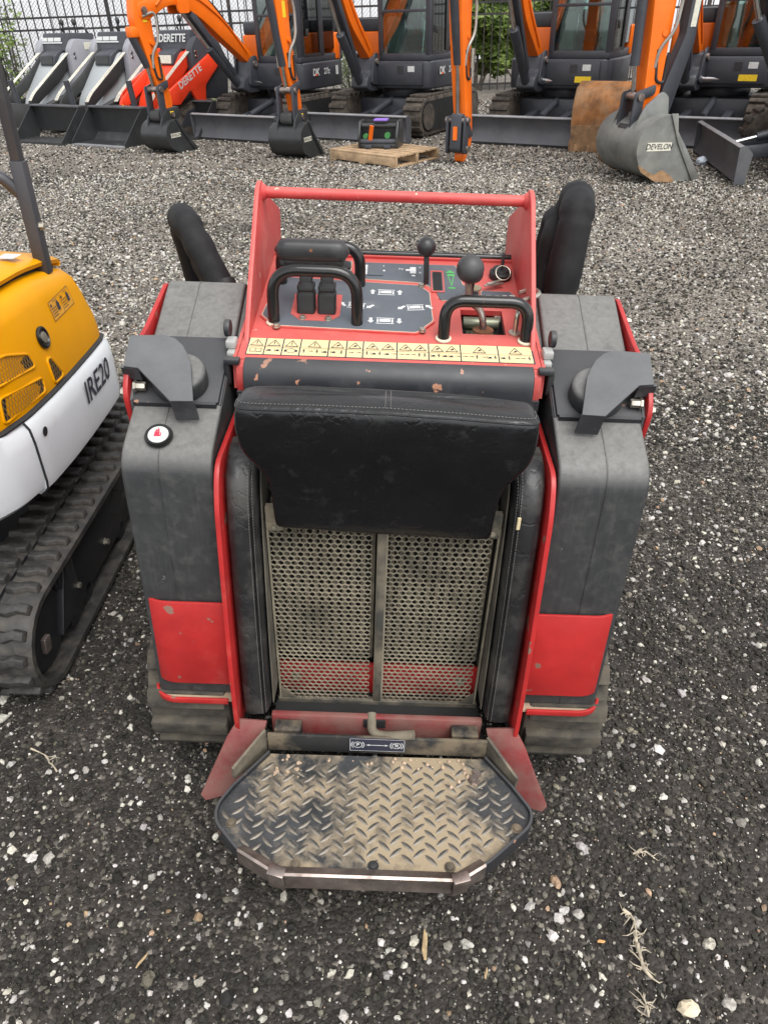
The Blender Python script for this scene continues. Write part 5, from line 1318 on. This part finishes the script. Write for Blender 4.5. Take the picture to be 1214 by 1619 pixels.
# ------------------------------------------------------------------ small stand-on loaders at the back left
NOSE = mat('pale_grey_nose_paint', (.36, .38, .39), .35, var=.05, vscale=2)
def mini_loader(label, center, rz, body, arms, front, mark, fold=0):
    E = thing('mini_loader', label, 'loader', (*center, 0), rz, 'stand-on loaders parked at the back left')
    for sx in (-1, 1):
        prof = round_poly([(-.62, .02), (.52, .02), (.70, .14), (.66, .26), (.10, .46), (-.10, .50), (-.60, .34), (-.76, .18)], .08)
        t_ = mk('track', prism(prof, 'x', sx * .28, sx * .50), M['mudtrack'], E, bevel=.02)
        for k in range(12):
            mk('track_lug', cbox((sx * .39, .10 + .046 * k, .475 - .0165 * k), (.23, .025, .03), rx=-.34), M['mudtrack'], t_)
        mk('track_guard', prism(round_poly([(-.55, .14), (.48, .14), (.30, .34), (-.1, .42), (-.5, .30)], .05), 'x', sx * .49, sx * .506), body, t_)
        # side tower
        tw = mk('side_tower', prism(round_poly([(-.62, .42), (-.05, .50), (.05, .62), (.0, 1.16), (-.12, 1.30), (-.55, 1.26), (-.72, .95)], [.04, .1, .1, .05, .06, .06, .05]), 'x', sx * .36, sx * .50), body, E, bevel=.012)
        mk('tower_plate', prism(round_poly([(.06, .34), (.22, .30), (.62, .40), (.62, .28), (.30, .12), (.06, .20)], .03), 'x', sx * .47, sx * .495), body, E, bevel=.004)
        for z_ in (1.10, 1.04): mk('bolt', bolt((sx * .50, -.06, z_), (sx, 0, 0), .02, .012), M['chrome'], tw)
        for k in range(3): mk('slot_patch', cbox((sx * .497, .36 + .04 * k, .27 + .012 * k), (.006, .02, .06), rx=-.6), M['dark'], tw)
        la = mk('lift_arm', prism(round_poly([(-.30, 1.16), (-.16, 1.22), (.30, .86), (.86, .52), (.98, .18), (.88, .14), (.76, .42), (.20, .74)], .05), 'x', sx * .30, sx * .36), arms, E, bevel=.010)
        if mark:
            mk('tower_arm', prism(round_poly([(-.58, 1.00), (-.42, 1.12), (.66, .62), (.70, .46), (.46, .44), (.20, .62), (.02, .34), (-.06, .34), (-.12, .66)], .04), 'x', sx * .50, sx * .56), arms, la, bevel=.010)
            u = Vector((0, -1.08 * sx * -1, 0))
            Bm = basis((sx * .563, .18, .79), (0, -1.0, .46) if sx < 0 else (0, 1.0, -.46), (0, .46, 1))
            mk('arm_lettering', xf(text_geo('DERETTE', .135, 0, .003), Bm), M['white'], la, smooth=0)
        for k in range(3):
            mk('steel_pipe', tube(fillet([(sx * (.368 + .030 * k), -.12, 1.18), (sx * (.368 + .030 * k), .30, .92), (sx * (.368 + .030 * k), .80, .60), (sx * (.368 + .030 * k), .90, .50)], .1, 4), .007, 6), M['pipe'], la)
        mk('lift_cylinder', cyl((sx * .43, -.10, .60), (sx * .43, .62, .40), .045, 12), M['plateblk'], la)
    # sloped nose, lamp, control cowl
    mk('nose', prism(round_poly([(-.40, .30), (.52, .26), (.60, .36), (.52, .52), (-.02, 1.10), (-.40, 1.14)], .06), 'x', -.30, .30), NOSE if not mark else arms, E, bevel=.02)
    lm = mk('work_lamp_box', prism([(-.12, 1.18), (.12, 1.08), (.16, .94), (.06, .90), (-.14, 1.02)], 'x', -.20, .20), M['char'], E, bevel=.015)
    mk('lamp_lens', prism([(.155, .955), (.135, 1.06), (.138, 1.065), (.162, .96)], 'x', -.16, .16), M['plateblk'] if not mark else M['plate'], lm)
    co = mk('control_cowl', prism(round_poly([(-.62, 1.12), (-.06, 1.12), (-.14, 1.38), (-.62, 1.36)], .03), 'x', -.36, .36), M['char'], E, bevel=.02)
    if mark:
        Bm = basis((0, -.085, 1.27), (-1, 0, 0), (0, -.30, 1))
        mk('cowl_lettering', xf(text_geo('DERETTE', .15, 0, .003), Bm @ Matrix.Translation((0, 0, .008))), M['white'], co, smooth=0)
    else:
        for k, (a, b) in enumerate(((.26, .12), (.10, -.06), (-.08, -.26))): mk('cowl_marking', prism([(-.095, 1.262), (-.111, 1.315), (-.108, 1.316), (-.091, 1.263)], 'x', b + .10, a + .10), M['white'], co)
        mk('cowl_marking', prism([(-.085, 1.235), (-.091, 1.252), (-.087, 1.253), (-.081, 1.236)], 'x', -.20, .36), M['white'], co)
    for x in (-.2, .12):
        l_ = mk('control_lever', cyl((x, -.40, 1.35), (x - .02, -.38, 1.50), .014, 8), M['plateblk'], co)
        mk('lever_knob', ball((x - .02, -.38, 1.52), .035, 8, (1, 1, 1.5)), M['plateblk'], l_)
    mk('grab_bar', tube(fillet([(-.33, -.55, 1.34), (-.33, -.50, 1.44), (.33, -.50, 1.44), (.33, -.55, 1.34)], .05, 4), .014, 8), M['plateblk'], co)
    mk('spec_plate', box(-.505, -.503, -.45, -.28, 1.14, 1.24), M['plate'], E)
    mk('hitch_plate', join(box(-.42, .42, .92, .97, .10, .46)), M['plateblk'] if not mark else M['char'], E, bevel=.006)
    rm = mk('hitch_ram', cyl((0, .86, .26), (0, .90, .78), .045, 12), M['char'], E)
    if mark: mk('safety_sticker', prism([(.10, .40), (.20, .40), (.15, .48)], 'y', .972, .975), M['ylabel'], E)
    return E
GB_ = M['greypaint'] = mat('grey_machine_paint', (.27, .27, .295), .4, var=.05, vscale=2, dust=.1, dcol=(.3, .3, .3))
mini_loader('grey stand-on loader at the far left edge, nearest the edge of the row', (-5.28, 14.30), R_(144), GB_, M['plateblk'], None, False)
mini_loader('grey stand-on loader between the other grey one and the red one', (-4.18, 13.74), R_(144), GB_, M['plateblk'], None, False)
RDP = mat('bright_red_paint', (.80, .055, .018), .35, var=.05)
mini_loader('bright red stand-on loader with white lettering on its arm', (-3.06, 13.20), R_(144), M['char'], RDP, None, True)
def loader_bucket(label, c, rz, ribs):
    E = thing('loader_bucket', label, 'bucket', (*c, 0), rz, 'black buckets in front of the stand-on loaders')
    pr = [(.34, .0), (-.10, .0), (-.22, .10), (-.20, .40), (-.16, .46), (-.17, .40), (-.185, .12), (-.09, .02), (.34, .012)]
    if not ribs: mk('bucket_shell', prism(pr, 'x', -.54, .54), M['bucket'], E, smooth=40)
    else:
        mk('bucket_back', prism([(-.22, .10), (-.20, .40), (-.16, .46), (-.17, .40), (-.185, .12)], 'x', -.54, .54), M['bucket'], E)
        for k in range(5): mk('grid_bar', cyl((-.54, -.06 + .095 * k, .018), (.54, -.06 + .095 * k, .018), .014, 8), M['plateblk'], E)
        for k in range(7): mk('tine', box(-.50 + .165 * k, -.475 + .165 * k, -.15, .36, .0, .012), M['plateblk'], E)
    for sx in (-1, 1): mk('bucket_cheek', prism([(.34, .0), (-.10, .0), (-.22, .10), (-.20, .46), (-.12, .46), (.34, .05)], 'x', sx * .54, sx * .555), M['bucket'], E)
    mk('top_edge', prism([(-.205, .455), (-.10, .455), (-.10, .475), (-.205, .475)], 'x', -.555, .555), M['blade'], E)
    mk('cutting_edge', box(-.55, .55, .26, .37, -.002, .014), M['bladetop'] if not ribs else M['bucket'], E)
    return E
loader_bucket('black skeleton bucket with bars across its floor, at the far left', (-4.98, 12.70), R_(150), True)
loader_bucket('plain black loader bucket with smooth floor, second from the left', (-3.88, 12.16), R_(150), False)
loader_bucket('black bucket half hidden behind the small excavator bucket on the left', (-2.95, 12.75), R_(152), True)
# ------------------------------------------------------------------ pallet with a coupler on it
PA = thing('wooden_pallet', 'wooden pallet lying on the gravel under a black attachment', 'pallet', (.16, 9.90, 0), R_(-44))
wood = mat('pallet_wood', (.42, .29, .17), .8, var=.2, vscale=9, bump=.2, bscale=60, streak=((3, 40, 40), (.24, .15, .08), .6))
for k in range(7): mk('deck_board', box(-.56, .56, -.40 + .118 * k, -.31 + .118 * k, .105, .125), wood, PA, bevel=.002)
for k in range(3):
    y = (-.40, -.02, .37)[k]
    mk('stringer', box(-.56, .56, y, y + .04, .015, .105), wood, PA, bevel=.002)
for k in range(3): mk('bottom_board', box((-.56, -.06, .46)[k], (-.46, .06, .56)[k], -.40, .41, .0, .015), wood, PA, bevel=.001)
M['dgreen'] = mat('dull_green', (.05, .22, .06), .6)
AT = thing('attachment', 'black attachment housing with purple tag and orange strap on the pallet', 'attachment', (.13, 10.02, .125), R_(-14))
sidep = round_poly([(-.17, .0), (.17, .0), (.20, .12), (.12, .30), (-.10, .30), (-.19, .14)], .03)
for sx in (-1, 1): mk('cheek', prism(sidep, 'x', sx * .225, sx * .255), M['bucket'], AT, bevel=.006)
mk('base_tray', box(-.225, .225, -.16, .17, .005, .05), M['bucket'], AT, bevel=.008)
mk('back_wall', box(-.225, .225, .13, .16, .05, .28), M['plateblk'], AT)
mk('cross_shaft', cyl((-.225, -.05, .24), (.225, -.05, .24), .03, 12), M['bucket'], AT)
mk('cross_shaft', cyl((-.225, -.12, .07), (.225, -.12, .07), .035, 12), M['char'], AT)
mk('purple_tag', cbox((.02, -.03, .305), (.17, .12, .02)), mat('purple_tag', (.28, .16, .62), .5), AT, bevel=.004)
mk('orange_strap', cbox((-.09, -.16, .14), (.05, .012, .26), rx=.35, ry=.25), M['orange'], AT)
mk('green_cap', lathe([(.035, 0), (.035, .05)], (.11, -.07, .14), (0, -1, 0), 12), M['dgreen'], AT)
mk('green_cap', lathe([(.03, 0), (.03, .05)], (-.17, -.07, .13), (0, -1, 0), 12), M['dgreen'], AT)
for sx in (-1, 1): mk('foot', cbox((sx * .12, -.17, .02), (.09, .06, .05)), M['char'], AT, bevel=.01)

# ------------------------------------------------------------------ scraps on the gravel
q = random.Random(21)
bg_ = ball((0, 0, 0), .06, 10)
bgv = [(p[0] * (1 + q.uniform(-.25, .25)), p[1] * (1 + q.uniform(-.25, .25)), max(0, p[2] * .8 * (1 + q.uniform(-.3, .3)) + .036)) for p in bg_[0]]
bo_ = mk('plastic_bag', (bgv, bg_[1]), M['bagm'], None, smooth=50); bo_.location = (3.72, 8.75, 0); tag(bo_, 'crumpled pale plastic bag on the ground by the angled blade', 'bag')
rootm = mat('dry_root', (.42, .36, .27), .9, var=.25, vscale=60, bump=.4, bscale=200)
def root_strand(name, label, pts, r, wisps, seed, cat):
    q = random.Random(seed); g = []
    P_ = [Vector((x, y, gz(x, y) + .006)) for x, y in pts]
    Pf = fillet(P_, .02, 4)
    Pf = [p + Vector((q.uniform(-.002, .002), q.uniform(-.002, .002), q.uniform(0, .004))) for p in Pf]
    g.append(tube(Pf, [r * q.uniform(.5, 1.3) for _ in Pf], 6))
    for k in range(wisps):
        a = q.choice(Pf); an = q.uniform(0, 6.28); l_ = q.uniform(.004, .020)
        b = a + Vector((math.cos(an) * l_, math.sin(an) * l_, 0)); c = b + Vector((math.cos(an + q.uniform(-1, 1)) * l_ * .6, math.sin(an + q.uniform(-1, 1)) * l_ * .6, 0))
        g.append(tube([a, b, c], [r * .45, r * .35, r * .15], 5))
    c0 = Pf[0].copy()
    o = mk(name, ([tuple(Vector(p) - c0) for p in join(*g)[0]], join(*g)[1]), rootm, None, smooth=60); o.location = c0
    return tag(o, label, cat)
root_strand('dry_root', 'long pale dry root strand on the dark gravel, lower right', [(.476, .727), (.492, .714), (.487, .677), (.484, .653), (.481, .618), (.494, .597)], .0036, 34, 1, 'root')
root_strand('dry_root', 'short pale root scrap at the bottom edge of the picture, lower right', [(.469, .568), (.466, .552), (.466, .533)], .0028, 12, 2, 'root')
root_strand('dry_root', 'thin pale root on the gravel below the white excavator track', [(-.907, 1.129), (-.866, 1.11), (-.845, 1.087), (-.821, 1.062)], .0024, 5, 3, 'root')
root_strand('dry_root', 'small pale root tangle right of the loader platform', [(.535, .851), (.554, .858), (.576, .844)], .0022, 14, 4, 'root')
def flake(name, label, x, y, L_, W__, rz, m_, cat):
    v, f = tube([(-L_ / 2, 0, 0), (-L_ * .2, W__ * .15, .001), (L_ * .25, -W__ * .1, .0015), (L_ / 2, 0, 0)], [W__ * .25, W__ * .5, W__ * .45, W__ * .1], 6)
    o = mk(name, ([(p[0], p[1], p[2] * .35) for p in v], f), m_, None); o.location = (x, y, gz(x, y) + .008); o.rotation_euler = (0, R_(3), rz); return tag(o, label, cat)
chip = mat('wood_chip', (.40, .29, .16), .9, var=.2, vscale=80, bump=.4, bscale=200)
flake('wood_splinter', 'splintered strip of wood on the gravel just below the loader platform', .051, .663, .060, .011, R_(88), chip, 'wood')
flake('wood_chip', 'small upright orange-brown wood chip right of the long splinter', .168, .609, .022, .005, R_(75), chip, 'wood')
flake('wood_chip', 'small orange wood chip lying sideways beside the long root', .412, .665, .016, .007, R_(3), mat('orange_chip', (.55, .28, .10), .8), 'wood')
flake('wood_chip', 'tiny tan wood chip left of the loader platform', -.274, .963, .022, .012, R_(12), mat('tan_chip', (.45, .26, .15), .9), 'wood')
flake('wood_splinter', 'thin tan splinter low on the left side of the gravel', -.508, .638, .032, .006, R_(60), chip, 'wood')
sv = ball((0, 0, 0), .021, 7, (1, .8, .6)); q2 = random.Random(3)
pst = mk('pale_stone', ([tuple(c * q2.uniform(.8, 1.15) for c in p) for p in sv[0]], sv[1]), mat('cream_stone', (.62, .53, .38), .8, var=.1, vscale=60), None, smooth=25); pst.location = (.547, .544, gz(.547, .544) + .010)
tag(pst, 'largest cream stone on the gravel near the bottom right corner', 'stone')

# ------------------------------------------------------------------ iron picket fence, wire mesh, shrubs, shed behind
FY = 17.5
fblk = mat('black_iron', (.022, .020, .020), .6, var=.2, dust=.2, dcol=(.12, .06, .035), dscale=3)
FE = thing('picket_fence', 'black iron picket fence along the back of the yard', 'fence', (0, FY, 0))
pk0 = None
for k in range(134):
    x = -10.8 + .165 * k
    Mx = Matrix.Translation((x, 0, 0))
    if pk0 is None: pk0 = mk('picket', box(-.010, .010, -.010, .010, .06, 1.98), fblk, FE, smooth=0); pk0.matrix_local = Mx
    else: dup(pk0, FE, Mx)
for z in (.18, 1.40, 1.60): mk('rail', box(-10.9, 11.3, -.018, .018, z - .018, z + .018), fblk, FE)
for k in range(9): mk('fence_post', box(-7.58 + 2.42 * k - .032, -7.58 + 2.42 * k + .032, -.032, .032, 0, 2.05), fblk, FE)
wirem = mat('galvanised_wire', (.40, .40, .40), .5, metal=.5)
WF = thing('wire_fence', 'chain-link wire fence just behind the iron pickets', 'fence', (0, FY + .35, 0))
g = []
for k in range(250):
    x = -11.5 + .075 * k
    for s in (1, -1):
        xa, xb = x, x + s * 1.9
        if max(xa, xb) < -11 or max(xa, xb) > 1.1: continue
        g.append(tube([(xa, 0, 0), (xb, 0, 1.9)], 0.0045, 3, cap=False))
mk('wire_mesh', join(*g), wirem, WF, smooth=0, kind='stuff')
for k in range(5): mk('wire_post', cyl((-10.5 + 2.9 * k, .03, 0), (-10.5 + 2.9 * k, .03, 1.95), .025, 10), wirem, WF)
shed = thing('warehouse', 'pale grey warehouse wall behind the fence', 'building', (0, 27, 0))
shedm = mat('pale_grey_cladding', (.74, .75, .78), .6, var=.04, vscale=.6)
wl = None
for k in range(28):
    Mx = Matrix.Translation((-21 + 1.5 * k, 0, 0))
    if wl is None: wl = mk('wall_panel', box(-.735, .735, 0, .12, .0, 4.6), shedm, shed, bevel=.012); wl.matrix_local = Mx
    else: dup(wl, shed, Mx)
mk('wall_core', box(-21.7, 20.2, .1, 6, .0, 4.55), mat('grey_joint', (.30, .30, .32), .7), shed)
mk('eaves_trim', box(-21.8, 20.3, -.06, 6.1, 4.6, 4.72), M['char'], shed)
# foliage
def leafmat(name, a, b):
    mt = bpy.data.materials.new(name); mt.use_nodes = True; t = mt.node_tree; t.nodes.clear(); N = t.nodes.new; L_ = t.links.new
    out = N('ShaderNodeOutputMaterial'); bs = N('ShaderNodeBsdfPrincipled'); tr = N('ShaderNodeBsdfTranslucent'); mx = N('ShaderNodeMixShader')
    tc = N('ShaderNodeTexCoord'); n = N('ShaderNodeTexNoise'); n.inputs['Scale'].default_value = 3; L_(tc.outputs['Object'], n.inputs['Vector'])
    r = N('ShaderNodeValToRGB'); r.color_ramp.elements[0].position = .35; r.color_ramp.elements[1].position = .65; r.color_ramp.elements[0].color = (*a, 1); r.color_ramp.elements[1].color = (*b, 1); L_(n.outputs[0], r.inputs[0])
    L_(r.outputs[0], bs.inputs['Base Color']); L_(r.outputs[0], tr.inputs[0]); bs.inputs['Roughness'].default_value = .6; mx.inputs[0].default_value = .3
    L_(bs.outputs[0], mx.inputs[1]); L_(tr.outputs[0], mx.inputs[2]); L_(mx.outputs[0], out.inputs[0]); return mt
LM1 = leafmat('shrub_leaves', (.11, .18, .035), (.32, .42, .12)); LM2 = leafmat('pale_shrub_leaves', (.14, .20, .06), (.36, .42, .17))
bark = mat('grey_bark', (.12, .10, .08), .9)
def shrub(label, x, y, rx, h, n, seed, lm, ls=.05):
    E = thing('shrub', label, 'shrub', (x, y, 0), 0, 'shrubs behind the fence')
    q = random.Random(seed); v = []; f = []
    cl = [(q.uniform(-rx, rx) * .8, q.uniform(-.4, .4), q.uniform(.15, .95) * h, q.uniform(.14, .32)) for _ in range(int(14 + rx * 36))]
    for k in range(n):
        c = q.choice(cl); d = Vector((q.gauss(0, 1), q.gauss(0, 1), q.gauss(0, 1))).normalized() * c[3] * q.uniform(.5, 1.1)
        p = Vector(c[:3]) + d
        if p.z < .02: continue
        u = Vector((q.gauss(0, 1), q.gauss(0, 1), q.gauss(0, .6))).normalized(); w = u.orthogonal().normalized(); s = ls * q.uniform(.6, 1.4)
        b = len(v); v += [tuple(p - u * s), tuple(p + w * s * .4), tuple(p + u * s), tuple(p - w * s * .4)]; f.append((b, b + 1, b + 2, b + 3))
    mk('foliage', (v, f), lm, E, smooth=0)
    for k in range(5):
        c = q.choice(cl); mk('stem', tube([(c[0] * .2, 0, 0), (c[0] * .6, c[1] * .5, c[2] * .5), (c[0], c[1], c[2])], [.03, .02, .008], 6), bark, E)
    return E
shrub('dense green shrub behind the fence just right of the bare excavator arm', 2.40, 18.5, .95, 2.5, 16000, 1, LM1, .085)
shrub('green shrub behind the fence, mostly hidden by the excavator with no bucket', 3.55, 18.7, .9, 2.6, 13000, 2, LM1, .085)
shrub('low weedy shrub behind the fence between the two middle excavators', -.35, 18.3, .5, .8, 1500, 3, LM2, .04)
shrub('thin climbing shrub by the fence post at the far left', -7.5, 17.75, .28, 2.1, 800, 4, LM1, .05)
shrub('weedy shrub behind the bright red loader', -3.6, 18.3, .45, 1.0, 1200, 5, LM2, .045)
shrub('scrubby shrub behind the fence at the left edge of the picture', -9.6, 18.4, .7, 1.2, 1500, 6, LM2, .05)
# heap of soil by the red loader
hv = []; hf = []
nr, ns_ = 9, 20
for i in range(nr):
    for j in range(ns_):
        t = i / (nr - 1); a = 2 * math.pi * j / ns_; rr_ = .62 * t * (1 + .18 * math.sin(3 * a + 1)); hv.append((rr_ * math.cos(a), rr_ * .8 * math.sin(a), max(-.01, .36 * (1 - t) ** 1.3 + rnd.uniform(-.02, .02) - (.02 if t == 1 else 0))))
for i in range(nr - 1):
    for j in range(ns_): hf.append((i * ns_ + j, i * ns_ + (j + 1) % ns_, (i + 1) * ns_ + (j + 1) % ns_, (i + 1) * ns_ + j))
hp_ = mk('soil_heap', (hv, hf), mat('brown_soil', (.13, .095, .07), .95, var=.3, vscale=14, bump=1, bscale=30), None, smooth=30); hp_.location = (-2.35, 15.2, 0); tag(hp_, 'low brown heap of soil behind the bright red loader', 'soil')
